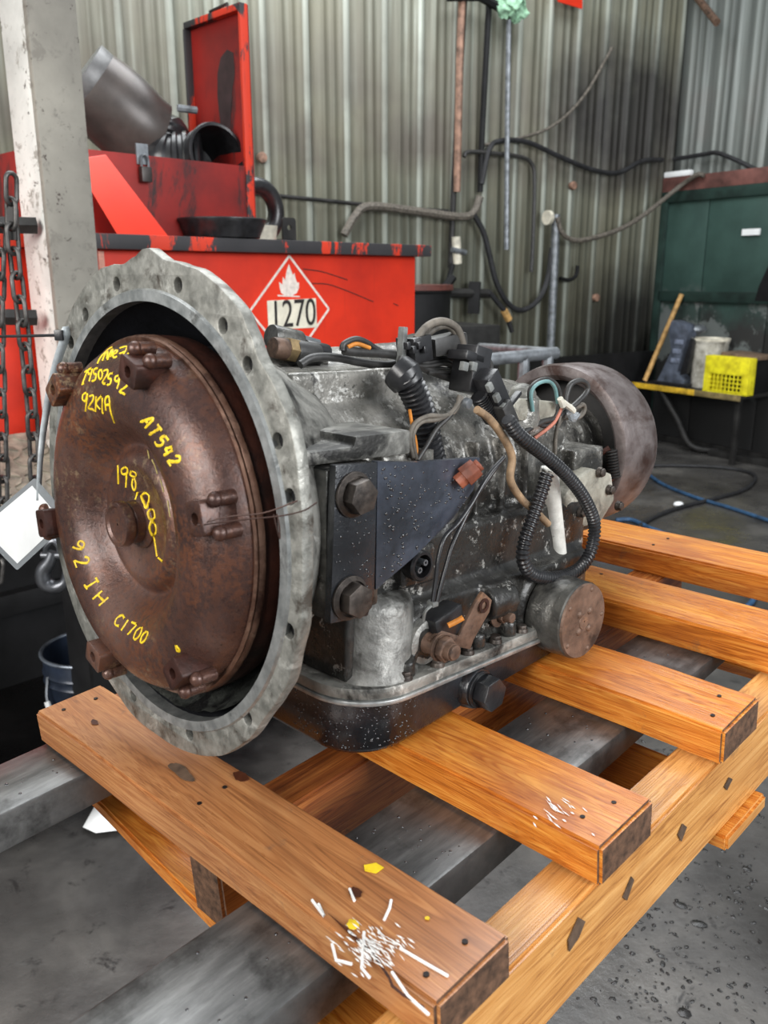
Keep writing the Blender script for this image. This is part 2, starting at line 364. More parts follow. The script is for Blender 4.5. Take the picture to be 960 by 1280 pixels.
def remap(me, fn, angle=35):
    for v in me.vertices: v.co = fn(v.co)
    bm = bmesh.new(); bm.from_mesh(me); bmesh.ops.remove_doubles(bm, verts=bm.verts, dist=1e-6); bmesh.ops.recalc_face_normals(bm, faces=bm.faces); bm.to_mesh(me); bm.free()
    for p in me.polygons: p.use_smooth = True
    me.set_sharp_from_angle(angle=rad(angle)); return me
def circ(x, y, r, n=20): return [(x+r*math.cos(2*PI*i/n), y+r*math.sin(2*PI*i/n)) for i in range(n)]
def rrect(x0, x1, y0, y1, r, n=8):
    out = []
    for cx, cy, a0 in ((x1-r, y1-r, 0), (x0+r, y1-r, 90), (x0+r, y0+r, 180), (x1-r, y0+r, 270)):
        out += [(cx+r*math.cos(rad(a0+90*i/n)), cy+r*math.sin(rad(a0+90*i/n))) for i in range(n+1)]
    return out
def voxel(me, size, smooth=3):
    o = bpy.data.objects.new('tmp', me); COL.objects.link(o)
    r = o.modifiers.new('r', 'REMESH'); r.mode = 'VOXEL'; r.voxel_size = size
    if smooth: q = o.modifiers.new('s', 'SMOOTH'); q.iterations = smooth; q.factor = .5
    dg = bpy.context.evaluated_depsgraph_get(); out = bpy.data.meshes.new_from_object(o.evaluated_get(dg)); bpy.data.objects.remove(o)
    for p in out.polygons: p.use_smooth = True
    return out
def text_mesh(s, size, extrude=.0005):
    cu = bpy.data.curves.new('txt', 'FONT'); cu.body = s; cu.size = size; cu.extrude = extrude; cu.align_x = 'CENTER'; cu.align_y = 'CENTER'
    o = bpy.data.objects.new('txt', cu); COL.objects.link(o); dg = bpy.context.evaluated_depsgraph_get()
    me = bpy.data.meshes.new_from_object(o.evaluated_get(dg)); bpy.data.objects.remove(o); return me

# ================================================================== THE SETTING
g = G(); g.bb((-9, -5, -.1), (9, 12, 0)); fl = g.build('floor', FLOORM); struct(fl, 'oily grey concrete shop floor')
# corrugated sheets: a trapezoid main rib every 0.305 m, two low ribs between
PROF = [(0, 0), (.085, 0), (.092, -.008), (.112, -.008), (.119, 0), (.16, 0), (.167, -.008), (.187, -.008), (.194, 0), (.235, 0), (.25, -.032), (.285, -.032), (.30, 0), (.305, 0)]
def sheet(x0, n, z0, z1, along, mat, parent):
    vs = []; fs = []; k = 0
    pts = [(x0+i*.305+a, d) for i in range(n) for a, d in PROF[:-1]]+[(x0+n*.305, 0)]
    for a, d in pts:
        for z in (z0, z1): vs.append(along(a, d, z))
    for i in range(len(pts)-1): fs.append((2*i, 2*i+2, 2*i+3, 2*i+1))
    gg = G().add(vs, fs); o = gg.build('corrugated_sheet', mat, parent, 0, 20); s_ = o.modifiers.new('thick', 'SOLIDIFY'); s_.thickness = .002; s_.offset = 0; return o
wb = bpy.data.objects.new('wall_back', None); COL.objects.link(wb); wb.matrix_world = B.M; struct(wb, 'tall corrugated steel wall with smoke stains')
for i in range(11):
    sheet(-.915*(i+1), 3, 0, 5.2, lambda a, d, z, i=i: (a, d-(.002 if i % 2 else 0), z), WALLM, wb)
wr = bpy.data.objects.new('wall_right', None); COL.objects.link(wr); wr.matrix_world = B.M; struct(wr, 'grey corrugated side wall above the green booth')
for i in range(5):
    sheet(.915*i, 3, 0, 5.2, lambda a, d, z, i=i: (d-(.002 if i % 2 else 0), -a, z), WALLR, wr)
g = G(); g.bb((-1.75, -.09, 0), (-.13, -.045, .83)); g.build('baseboard_back', BLACKST); bpy.data.objects['baseboard_back'].matrix_world = B.M
struct(bpy.data.objects['baseboard_back'], 'sooty black steel skirting along the back wall')

def wallp(u, v, off=.06): return B.hit(u, v, 1, -off)
def wall_tube(name, pix, r, mat, label, cat, off=.06, n=8, smooth=True, group=None):
    pts = [wallp(p[0], p[1], off+(p[2] if len(p) > 2 else 0)) for p in pix]
    if smooth: pts = catmull(pts, 5)
    o = G().tube(pts, r, n).build(name, mat); o.matrix_world = B.M; return tag(o, label, cat, group)

# ---- support column
ct = thing('support_column', 'thick painted column, white on one side and grey on the other, beside the hanging chains', 'column')
cdir = ray(66, 340); cp = CAM+cdir/cdir.y*2.25; ex = V((cp.x, cp.y, 0))            # the corner between the two faces
fa = V((.7071, .7071, 0)); fb = V((-.7071, .7071, 0))
def colbox(a0, a1, b0, b1, z0, z1):
    q = [ex+fa*a+fb*b for a, b in ((a0, b0), (a1, b0), (a1, b1), (a0, b1))]
    return G().prism([V((p.x, p.y, z0)) for p in q], (0, 0, z1-z0))
for z0, z1, mg, mw in ((0, .98, BLACKST, BLACKST), (.98, 4.6, COLG, COLW)):  # lower length plain black, upper length grey and white
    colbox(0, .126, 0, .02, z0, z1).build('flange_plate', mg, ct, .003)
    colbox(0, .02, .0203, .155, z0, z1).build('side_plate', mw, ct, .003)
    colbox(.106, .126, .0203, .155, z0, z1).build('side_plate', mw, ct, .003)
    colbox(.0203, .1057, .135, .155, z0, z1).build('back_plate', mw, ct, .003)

# ================================================================== RED TANK
tk = thing('waste_oil_tank', 'large red steel tank with black-edged top and a flammable-liquid placard', 'tank', K.M)
g = G(); g.bb((-1.5, 0, .95), (.64, .75, 1.575)); g.build('tank_body', RED, tk, .008)
g = G(); g.bb((-1.53, -.04, 1.575), (.69, .79, 1.618)); g.build('tank_rim', LIPM, tk, .004)
g = G(); g.bb((-.718, -.004, .96), (-.700, 0, 1.57)); g.build('weld_seam', plain('pale_seam', (214, 150, 130), .5), tk)
for x in (-1.42, -.45, .56):
    for y in (.10, .7): g = G(); g.bb((x-.04, y-.04, 0), (x+.04, y+.04, .95)); g.build('leg', REDSH, tk, .004)
g = G(); g.bb((-1.46, .66, .0), (.6, .70, .95)); g.build('shade_backing', BLACKST, tk)  # black sheet added behind the legs to darken the space under the tank
g = G(); g.bb((-1.46, .60, .3), (.6, .65, .38)); g.build('cross_member', BLACKST, tk, .003)
g = G(); g.bb((-1.4, -.16, .87), (-.7, .0, .9)); st = g.build('step_ledge', DARKST, tk, .002)
# placard
def onK(u, v, off=0): return K.hit(u, v, 1, -off)
z4 = lambda x, y: (300+.2396*x, 310+.2396*y)
c0 = onK(*z4(262, 325)); hw = .185; hh = .19
g = G(); g.prism([c0+V((0, -.002, hh)), c0+V((hw, -.002, 0)), c0+V((0, -.002, -hh)), c0+V((-hw, -.002, 0))], (0, .0025, 0)); pl = g.build('placard', RED_O, tk)
wm = plain('worn_white_print', (226, 214, 204), .5, 0, .4, .12, 60)
g = G(); cs = [c0+V((0, -.0035, hh-.006)), c0+V((hw-.006, -.0035, 0)), c0+V((0, -.0035, -hh+.006)), c0+V((-hw+.006, -.0035, 0))]
for a, b in zip(cs, cs[1:]+cs[:1]):
    d = (b-a).normalized()*.0; nrm_ = V((0, 1, 0)).cross((b-a).normalized())*.004
    g.prism([a+nrm_, b+nrm_, b-nrm_, a-nrm_], (0, .002, 0))
g.build('placard_border', wm, pl)
fl_ = [(255, 85), (268, 120), (276, 142), (284, 130), (290, 160), (300, 182), (308, 178), (308, 208), (296, 235), (270, 250), (240, 250), (216, 236), (208, 208), (205, 176), (222, 192), (224, 150), (236, 168), (244, 120)]
g = G(); g.prism([onK(*z4(*p), .0035) for p in fl_], (0, .002, 0)); q = [onK(*z4(*p), .0035) for p in ((198, 244), (312, 250), (312, 257), (198, 252))]; g.prism(q, (0, .002, 0)); g.build('flame_symbol', wm, pl)
q = [onK(*z4(*p), .005) for p in ((142, 275), (396, 262), (402, 414), (150, 428))]
g = G(); g.prism(q, (0, .002, 0)); np_ = g.build('number_plate', plain('cream_number_panel', (226, 220, 200), .5, 0, .4, .1, 20), pl)
me = text_mesh('1270', .135, .0006); cc = onK(*z4(280, 348), .0065)
tx = link('number_print', me, plain('faded_black_print', (44, 40, 38), .6, 0, .3, .5, 70), pl)
for v in me.vertices: v.co = V((cc.x+v.co.x*.78, cc.y-v.co.z, cc.z+v.co.y+v.co.x*.02))
SCR = plain('dark_scratch', (70, 26, 20), .6)
for st in ([(330, 110), (420, 122), (500, 146), (560, 166)], [(375, 185), (450, 188), (510, 205), (600, 240), (695, 280)], [(800, 290), (825, 300)]):
    G().tube(catmull([onK(*z4(*p), .0005) for p in st], 5), .0022, 5).build('scratch', SCR, tk)
# hopper box with its raised lid
g = G(); hx0, hx1, hy0, hy1, hz = -.80, -.075, .12, .70, 1.862
for a, b in (((hx0, hy0, 1.618), (hx1, hy0+.008, hz)), ((hx0, hy1-.008, 1.618), (hx1, hy1, hz)), ((hx0, hy0, 1.618), (hx0+.008, hy1, hz)), ((hx1-.008, hy0, 1.618), (hx1, hy1, hz))): g.bb(a, b)
hb = g.build('hopper_box', RED_D, tk, .001)
# hinged on the right-hand side, standing up and swung out
ld = [K.hit(u, v, 0, -.17) for u, v in ((0, 0),)]
lidx = hx1+.012
def onLid(u, v): return K.hit(u, v, 0, lidx)
lp = [(lidx, hy0, 1.62), (lidx, hy0, 2.36), (lidx, hy0+.33, 2.34), (lidx, hy0+.33, 1.62)]
g = G(); g.prism(lp, (.012, 0, 0)); lid = g.build('hopper_lid', RED_D, tk, .002)
g = G()
for a, b in ((lp[0], lp[1]), (lp[1], lp[2]), (lp[2], lp[3])):
    a = V(a); b = V(b); g.box((a+b)/2+V((-.012, 0, 0)), (.03, max(.012, abs(b.y-a.y)), max(.012, abs(b.z-a.z))))
g.build('lid_flange', LIPM, lid, .001)
G().prism([onLid(u, v)+V((-.001, 0, 0)) for u, v in ((276, 72), (284, 62), (292, 66), (294, 90), (290, 120), (288, 165), (276, 160), (272, 120), (272, 92))], (.0012, 0, 0)).build('oil_smear', plain('oily_dark_red', (58, 42, 44), .4), lid)
g = G(); hc = [V((lidx-.0, hy0+.20, 2.345)), V((lidx, hy0+.20, 2.375)), V((lidx, hy0+.10, 2.38)), V((lidx, hy0+.10, 2.35))]; g.tube(hc, .006, 6); g.build('lid_handle', DARKST, lid)
g = G(); pq = K.hit(183, 218, 1, hy0-.02); g.box((pq.x, hy0-.016, pq.z), (.035, .02, .045)); pk = g.build('padlock', plain('padlock_metal', (70, 66, 64), .4, .6), hb, .003)
g = G(); g.tube(catmull([(pq.x-.012, hy0-.016, pq.z+.02), (pq.x-.012, hy0-.016, pq.z+.045), (pq.x, hy0-.016, pq.z+.057), (pq.x+.012, hy0-.016, pq.z+.045), (pq.x+.012, hy0-.016, pq.z+.02)], 4), .004, 6); g.build('shackle', GALV, pk)
g = G(); g.bb((pq.x-.02, hy0-.006, pq.z+.03), (pq.x+.02, hy0, pq.z+.09)); g.build('hasp', GALV, hb)
# bright red sheet leaning on the hopper
q = [onK(110, 197, 0), onK(152, 191, 0), onK(206, 286, 0), onK(146, 286, 0)]
zl = 1.6185; q = [V((q[0].x, .09, q[0].z)), V((q[1].x, .09, q[1].z)), V((q[2].x+.01, .0, zl)), V((q[3].x, .0, zl))]
o = G().prism(q, (0, .006, .004)).build('steel_offcut', RED_O); o.matrix_world = K.M; tag(o, 'bright orange-red sheet offcut leaning on the red hopper box', 'sheet metal')
# black oil pan, tubs and bracket standing on the tank
def setM(o, M): o.matrix_world = M; return o
pc = onK(252, 286, -.2); pc = V((pc.x, .14, 1.618))
dp = thing('drain_pan', 'black round oil drain pan standing on the red tank', 'pan', K.M @ Matrix.Translation(pc-V((0, .06, 0))))
G().lathe((0, 0, 0), (0, 0, 1), [(0, .10), (.004, .125), (.05, .145), (.058, .15), (.062, .15), (.058, .142), (.05, .138), (.008, .12), (.008, 0.001)], 40, False).build('pan_body', BLACKPL, dp)
G().tube([V((.145*math.cos(a*PI/20), .145*math.sin(a*PI/20), .06)) for a in range(40)], .005, 6, closed=True).build('rolled_rim', BLACKPL, dp)
pc = onK(322, 290, -.1); tb = thing('plastic_tub', 'small dirty cream tub on the red tank', 'tub', K.M @ Matrix.Translation((pc.x, .1, 1.618)))
G().lathe((0, 0, 0), (0, 0, 1), [(0, .06), (.003, .064), (.05, .07), (.05, .066), (.006, .06), (.006, .001)], 32, False).build('tub_body', CREAM, tb)
pc = onK(368, 288, 0); o = thing('steel_bracket', 'small dark steel angle bracket with a hole on the red tank', 'bracket', K.M @ Matrix.Translation((pc.x, .03, 1.618)))
me = curve_plate(rrect(-.03, .03, 0, .078, .012), [circ(0, .045, .009)], .006); remap(me, lambda c: V((c.x, c.z, c.y))); link('upright_plate', me, DARKST, o)
G().bb((-.03, -.003, 0), (.03, .06, .006)).build('foot_plate', DARKST, o)
ty = K.hit(330, 262, 1, .5); o = G().tube([V((ty.x+.10*math.cos(a*PI/16), .55, ty.z-.03+.10*math.sin(a*PI/16))) for a in range(32)], .035, 12, closed=True).build('rubber_ring', BLACKPL)
for v in o.data.vertices: v.co = v.co-V((0, 0, min(vv.co.z for vv in o.data.vertices)-1.62)) if False else v.co
zmin = min(v.co.z for v in o.data.vertices)
for v in o.data.vertices: v.co.z += 1.619-zmin
o.matrix_world = K.M; tag(o, 'black rubber ring standing on the red tank behind the lid', 'ring')
# big duct elbow lying on the hopper
dc = thing('duct_elbow', 'large grey plastic duct elbow with black rubber cuffs on the red hopper', 'duct', K.M)
def onH(u, v, y): return K.hit(u, v, 1, y)
pa = onH(108, 104, .50); pb = onH(138, 130, .48); pm = onH(170, 158, .45); pd = onH(196, 173, .43)
el = catmull([pa, pb, pm, pd], 8); rs = [.112+.028*math.sin(PI*min(1, .15+i/(len(el)-1)*.75)) for i in range(len(el))]
G().tube(el, rs, 36).build('elbow_shell', plain('smoked_grey_plastic', (68, 62, 59), .35, .2, .5, .4, 5), dc, 0, 60)
dd = (el[1]-pa).normalized(); G().tube([pa-dd*.03, pa+dd*.02], .128, 36).build('end_collar', plain('grey_collar', (100, 100, 100), .4, .3), dc, .004)
pf = onH(257, 202, .27); hs = resample(catmull([pd-(pd-pm).normalized()*.02, pd+(pd-pm)*.25, pf+V((-.10, .10, .0)), pf+V((-.0, .02, 0))], 16), .006)
G().tube(hs, [.094+.008*(1 if i % 6 < 3 else 0) for i in range(len(hs))], 36).build('ribbed_hose', BLACKPL, dc, 0, 30)
G().lathe(pf, V((-.10, -1, .16)), [(-.02, .096), (.02, .098), (.024, .104), (.036, .104), (.04, .099), (.07, .100), (.074, .106), (.09, .106), (.092, .103), (.09, .095), (.0, .090), (-.05, .088), (-.09, .08), (-.09, .001)], 44, False).build('open_cuff', BLACKPL, dc, 0, 30)
G().tube([onH(222, 135, .30), onH(246, 138, .28)], .012, 8).build('clamp_bolt', GALV, dc)
# tread plate ledge below the tank
tp = thing('tread_plate', 'diamond tread steel step plate under the red tank behind the chains', 'plate', K.M)
q0 = K.hit(28, 585, 1, -.2); zt = q0.z
G().box((q0.x, -.16, zt-.012), (.5, .3, .008), Matrix.Rotation(rad(28), 3, 'X')).build('plate_base', plain('tread_steel', (150, 142, 128), .5, .4, .5, .3, 20), tp)
RX = Matrix.Rotation(rad(28), 3, 'X'); loz = G().prism([(-.02, 0, 0), (0, -.007, 0), (.02, 0, 0), (0, .007, 0)], (0, 0, .005)).mesh('tread_lozenge'); k = 0
for i in range(12):
    for j in range(8):
        o = link('tread_lozenge', loz, MATS['tread_steel'], tp); c = RX @ V((-.22+i*.04, -.13+j*.036, .004))
        o.matrix_local = Matrix.Translation(V((q0.x, -.16, zt-.012))+c) @ RX.to_4x4() @ Matrix.Rotation(rad(45 if (i+j) % 2 else -45), 4, 'Z')
G().bb((q0.x-.25, -.06, zt-.06), (q0.x+.25, 0, zt+.04)).build('support_angle', DARKST, tp)

# ================================================================== HANGING CHAINS
def link_mesh(L, wd, r):
    pts = []
    for i in range(8): a = PI*i/7; pts.append(V((wd*math.cos(a), 0, L+wd*math.sin(a))))
    for i in range(8): a = PI+PI*i/7; pts.append(V((wd*math.cos(a), 0, -L+wd*math.sin(a))))
    return G().tube(pts, r, 7, closed=True).mesh('chain_link', 0, 60)
LM = link_mesh(.0192, .0144, .0055)
def chain(pix, depth, label, hook=False):
    pts = []
    for u, v in pix: d = ray(u, v); pts.append(CAM+d/d.y*depth)
    pts = resample(catmull(pts, 20), .054); t = thing('lifting_chain', label, 'chain', Matrix.Translation(pts[0]))
    for i, p in enumerate(pts):
        q = pts[min(i+1, len(pts)-1)]-pts[max(i-1, 0)]; R = q.to_track_quat('Z', 'Y').to_matrix().to_4x4()
        o = link('chain_link', LM, CHAINM, t); o.matrix_local = Matrix.Translation(p-pts[0]) @ R @ Matrix.Rotation(PI/2*(i % 2)+.5, 4, 'Z')
    return t, pts
chain([(14, 236), (16, 300), (30, 420), (40, 520), (46, 640)], 2.05, 'dark steel lifting chain hanging in front of the white column face')
chain([(0, 300), (-2, 420), (2, 540), (4, 640), (-2, 720)], 2.05, 'second dark steel chain beside the tag card, hanging slack')
hk = thing('chain_hook', 'worn steel clevis grab hook hanging behind the tag card', 'hook')
dk = ray(72, 712); hp = CAM+dk/dk.y*1.5; s_ = 1.5/F
def hv(u, v, q=2.05): d = ray(u, v); return CAM+d/d.y*q
hpts = catmull([hv(66, 690), hv(62, 702), hv(54, 714), hv(56, 728), hv(68, 734), hv(80, 729), hv(84, 716)], 6)
G().tube(hpts, [.012+.008*math.sin(PI*min(1, i/(len(hpts)-1)*1.1)) for i in range(len(hpts))], 12).build('hook_body', plain('hook_steel', (96, 98, 102), .35, .8), hk)
G().tube([hv(52, 694), hv(76, 694)], .0095, 10).build('clevis_pin', MATS['hook_steel'], hk)
G().tube(catmull([hv(58, 697), hv(58, 684), hv(66, 676), hv(74, 684), hv(74, 697)], 5), .008, 8).build('clevis', MATS['hook_steel'], hk)
for v, lab in ((282, 'upper rusty steel bar fixed to the column, carrying the chain'), (397, 'lower dark steel bar fixed to the column behind the chains')):
    a = hv(-70, v-2, 2.17); b = hv(46, v, 2.27); G_ = G().tube([a, b], .020, 4); o = G_.build('steel_bar', DARKST); tag(o, lab, 'bar')
o = G().prism([hv(8, 262)+V((0, -.0, 0)), hv(14, 252), hv(20, 262), hv(20, 300), hv(8, 300)], V((0, .016, 0))).build('chain_hanger', DARKST); tag(o, 'small dark steel hanger plate holding the chain on the bar', 'hanger')

# ================================================================== PAIL
d = ray(100, 806); pp = CAM+d*((1.5-.37)/-d.z); pl_ = thing('steel_pail', 'dark blue steel pail with a wire bail on the floor under the tank', 'pail', Matrix.Translation((pp.x+.03, pp.y, 0)))
PAILM = plain('dark_blue_pail_paint', (38, 46, 60), .3, .2, .5, .3, 10)
G().lathe((0, 0, 0), (0, 0, 1), [(0, .125), (.003, .128), (.27, .141), (.276, .146), (.284, .141), (.30, .142), (.306, .147), (.314, .142), (.36, .145), (.36, .139), (.02, .122), (.02, .001)], 48, False).build('pail_body', PAILM, pl_)
G().tube([V((.146*math.cos(a*PI/24), .146*math.sin(a*PI/24), .362)) for a in range(48)], .006, 8, closed=True).build('rolled_rim', plain('worn_rim_steel', (120, 128, 138), .35, .6), pl_)
G().tube(catmull([(-.10, -.105, .31), (-.098, -.13, .24), (-.06, -.15, .18), (.0, -.155, .16), (.06, -.15, .18), (.10, -.13, .24), (.10, -.105, .31)], 5), .004, 6).build('bail', GALV, pl_)
G().tube(catmull([(-.098, -.132, .24), (-.088, -.142, .215), (-.075, -.148, .195)], 5), .009, 8).build('bail_grip', plain('white_grip', (206, 208, 208), .5), pl_)

# ================================================================== PALLET AND FORKS
pa_ = thing('wooden_pallet', 'small wet orange-brown pine pallet carrying the transmission', 'pallet', P.M)
def plank(name, x0, x1, y0, y1, z0, z1, mat, long_axis=1, seed=0, skew=0, endmat=WOODE, bev=.003):
    L = (y1-y0) if long_axis == 1 else (x1-x0); n = 16; bm = bmesh.new(); rows = []
    rnd = random.Random(seed)
    for i in range(n+1):
        t = i/n; row = []
        for (a, b) in ((0, 0), (.5, 0), (1, 0), (1, 1), (.5, 1), (0, 1)):
            if long_axis == 1: p = V((x0+(x1-x0)*a+skew*(t-.5), y0+L*t, z0+(z1-z0)*b))
            else: p = V((x0+L*t, y0+(y1-y0)*a+skew*(t-.5), z0+(z1-z0)*b))
            nn = mnoise.noise_vector(p*9+V((seed*3.1, 0, 0)))*.0012; row.append(bm.verts.new(p+nn))
        rows.append(row)
    for a, b in zip(rows, rows[1:]):
        for k in range(6): bm.faces.new((a[k], a[(k+1) % 6], b[(k+1) % 6], b[k]))
    bm.faces.new(rows[0]); bm.faces.new(rows[-1][::-1]); bmesh.ops.recalc_face_normals(bm, faces=bm.faces)
    es = [e for e in bm.edges if e.calc_face_angle(0) > rad(50)]
    bmesh.ops.bevel(bm, geom=es, offset=bev, segments=2, affect='EDGES', clamp_overlap=True)
    for f in bm.faces:
        f.smooth = True
        if abs(f.normal[long_axis]) > .8: f.material_index = 1
    me = bpy.data.meshes.new(name); bm.to_mesh(me); bm.free(); me.materials.append(mat); me.materials.append(endmat); me.set_sharp_from_angle(angle=rad(40))
    return link(name, me, None, pa_)
TH = .038
DX = [(-.226, -.148), (-.025, .058), (.192, .276), (.394, .487), (.588, .680)]
deck = []
for i, (a, b) in enumerate(DX):
    deck.append(plank('deck_board', a, b, -.217, .357, -TH, 0, WOODB if i == 0 else WOOD, 1, i+1, -.012 if i == 0 else .004))
plank('stringer', -.24, .70, -.212, -.168, -.127, -TH, WOODX, 0, 11)
plank('stringer', -.208, .655, .055, .105, -.127, -TH, WOODR, 0, 12)
plank('stringer', -.212, .69, .352, .392, -.127, -TH, WOODR, 0, 13)
plank('bottom_board', -.205, -.10, -.205, .39, -.145, -.127, WOOD, 1, 21, .03, WOODX)
plank('bottom_board', .205, .30, -.222, .39, -.145, -.127, WOOD, 1, 22, 0, WOODX)
plank('bottom_board', .56, .65, -.215, .39, -.145, -.127, WOOD, 1, 23, 0, WOODX)
NAIL = plain('dark_nail', (40, 34, 32), .5, .5)
nm = G().cyl((0, 0, -.003), (0, 0, .0008), .0022, None, 10).mesh('nail_head')
for i, (a, b) in enumerate(DX):
    for y in (-.19, .08, .335):
        for t in (.28, .72):
            o = link('nail_head', nm, NAIL, pa_); o.location = (a+(b-a)*t+random.uniform(-.006, .006), y+random.uniform(-.008, .008), 0)
# knots and dark stains as thin inset patches with their own shape
def patch(pix, mat, name, fr, zax, val, parent, th_=.0006, seed=0):
    pts = [fr.hit(u, v, zax, val) for u, v in pix]; d = V((0, 0, 0)); d[zax] = th_; return G().prism(pts, d).build(name, mat, parent)
STAIN = plain('dark_wood_stain', (92, 74, 60), .6, 0, .3, .25, 80); KNOT = plain('knot_wood', (72, 36, 20), .5, 0, .3, .3, 60)
def blobpix(u, v, ru, rv, rot=0, n=36, seed=1):
    r_ = random.Random(seed); out = []
    for i in range(n):
        a = 2*PI*i/n; k = 1+.28*mnoise.noise(V((math.cos(a)*1.6+seed*5, math.sin(a)*1.6, seed))); x = ru*math.cos(a)*k; y = rv*math.sin(a)*k; out.append((u+x*math.cos(rot)-y*math.sin(rot), v+x*math.sin(rot)+y*math.cos(rot)))
    return out
patch(blobpix(226, 965, 18, 7, .62, seed=3), STAIN, 'stain_mark', P, 2, .0004, deck[0])
patch(blobpix(301, 971, 9, 6, .3, seed=4), KNOT, 'knot', P, 2, .0004, deck[0])
patch(blobpix(444, 1116, 8, 6, .3, seed=5), KNOT, 'knot', P, 2, .0004, deck[0])
patch(blobpix(118, 903, 5, 3, .3, seed=6), KNOT, 'knot', P, 2, .0004, deck[0])
patch([(455, 1082), (470, 1079), (480, 1085), (470, 1092), (456, 1089)], YPAINT, 'yellow_paint_spot', P, 2, .0005, deck[0])
patch(blobpix(441, 1156, 7, 6, seed=8), YPAINT, 'yellow_paint_spot', P, 2, .0012, deck[0])
patch(blobpix(534, 1148, 3, 2, seed=9), YPAINT, 'yellow_paint_spot', P, 2, .0005, deck[0])
WPAINT = plain('white_paint_splash', (232, 230, 226), .5, 0, .4, .08, 60)
def splash(parent, cx, cy, n, seed, su, sv):
    g = G(); r_ = random.Random(seed)
    for k in range(n):
        u = cx+r_.gauss(0, su); v = cy+r_.gauss(0, sv); L = r_.uniform(5, 16); a = .70+r_.uniform(-.25, .25); wd = r_.uniform(.8, 2.2)
        du, dv = math.cos(a)*L/2, math.sin(a)*L/2; nu, nv = -math.sin(a)*wd/2, math.cos(a)*wd/2
        q = [(u-du, v-dv), (u+nu, v+nv), (u+du, v+dv), (u-nu, v-nv)]
        g.prism([P.hit(x, y, 2, .0006+.00001*k) for x, y in q], (0, 0, .0003))
    return g
g = splash(deck[0], 466, 1185, 150, 5, 19, 13)
for pl2 in ([(455, 1165), (452, 1210), (462, 1222)], [(480, 1150), (487, 1135), (489, 1125)], [(500, 1185), (525, 1200), (560, 1220)], [(490, 1215), (510, 1245), (536, 1268)], [(437, 1111), (443, 1126)], [(415, 1180), (420, 1200), (440, 1205)], [(390, 1125), (405, 1145), (398, 1130)]):
    g.tube([P.hit(u, v, 2, .0006) for u, v in pl2], [.0012]*len(pl2), 5)
g.build('white_paint_splash', WPAINT, deck[0], kind='stuff')
splash(deck[1], 700, 1016, 26, 6, 14, 9).build('white_paint_splash', WPAINT, deck[1], kind='stuff')
patch([(410, 1142), (440, 1166), (470, 1195), (488, 1222), (492, 1232), (505, 1243), (530, 1258), (531, 1260), (504, 1246), (489, 1234), (485, 1223), (468, 1198), (438, 1169)], KNOT, 'crack', P, 2, .0005, deck[0])
def onstr(u, v): return P.hit(u, v, 1, -.2135)
for q in ([(724, 1147), (732, 1152), (724, 1172), (712, 1190), (711, 1176)], [(854, 1030), (859, 1034), (852, 1052), (848, 1044)], [(790, 1096), (793, 1100), (784, 1126), (779, 1122)], [(912, 972), (916, 974), (909, 988), (906, 984)]):
    G().prism([onstr(*p) for p in q], (0, .001, 0)).build('stain_mark', STAIN, [c for c in pa_.children if c.name.startswith('stringer')][0])
# forks
def fork(y0, y1, label):
    t = thing('forklift_fork', label, 'fork', P.M, 'forks under the pallet')
    pr = [(-.62, -.0385), (.50, -.0385), (.52, -.043), (.52, -.050), (.45, -.058), (.2, -.068), (-.1, -.078), (-.62, -.082)]
    G().prism([V((a, y0, z)) for a, z in pr], (0, y1-y0, 0)).build('fork_blade', FORK, t, .003)
    G().prism([V((a, y0, z)) for a, z in ((-.62, -.082), (-.58, -.0385), (-.58, .50), (-.62, .50))], (0, y1-y0, 0)).build('fork_shank', FORK, t, .003)
    g = G()
    return t
fk1 = fork(-.113, -.012, 'wide worn steel forklift fork under the middle of the pallet')
fk2 = fork(.262, .350, 'dark steel forklift fork passing under the end of the first deck board')
def drops(name, parent, spots, mat=DROP):
    g = G()
    for p, n, r in spots:
        u, w_, d = basis(n); nn = 7; k = random.uniform(.75, 1.35); h = .55
        vs = [p+(u*math.cos(2*PI*i/nn)*k+w_*math.sin(2*PI*i/nn))*r*a+d*r*b*h for a, b in ((1, -.1), (.8, .7)) for i in range(nn)]+[p+d*r*h]
        g.add(vs, [(i, (i+1) % nn, nn+(i+1) % nn, nn+i) for i in range(nn)]+[(nn+i, nn+(i+1) % nn, 2*nn) for i in range(nn)])
    return g.build(name, mat, parent, 0, 80, kind='stuff')
drops('water_droplets', fk1, [(V((random.gauss(*c), random.uniform(-.10, -.02), -.0385)), V((0, 0, 1)), random.uniform(.0005, .0015)) for c in [(-.09, .025)]*30+[(.14, .04)]*14+[(.34, .03)]*8+[(-.3, .05)]*10])
drops('water_droplets', fk2, [(V((random.uniform(-.33, -.23), random.uniform(.275, .34), -.0385)), V((0, 0, 1)), random.uniform(.0008, .002)) for c in range(14)])

# ================================================================== TRANSMISSION
tr = thing('automatic_transmission', 'used automatic transmission with a rusty torque converter on the wooden pallet', 'transmission', T.M)
XR = V((1, 0, 0)); NY = V((0, -1, 0))
def tl(u, v, y): return T.hit(u, v, 1, y)
AC = V((0, -.004, -.005))                       # converter axis
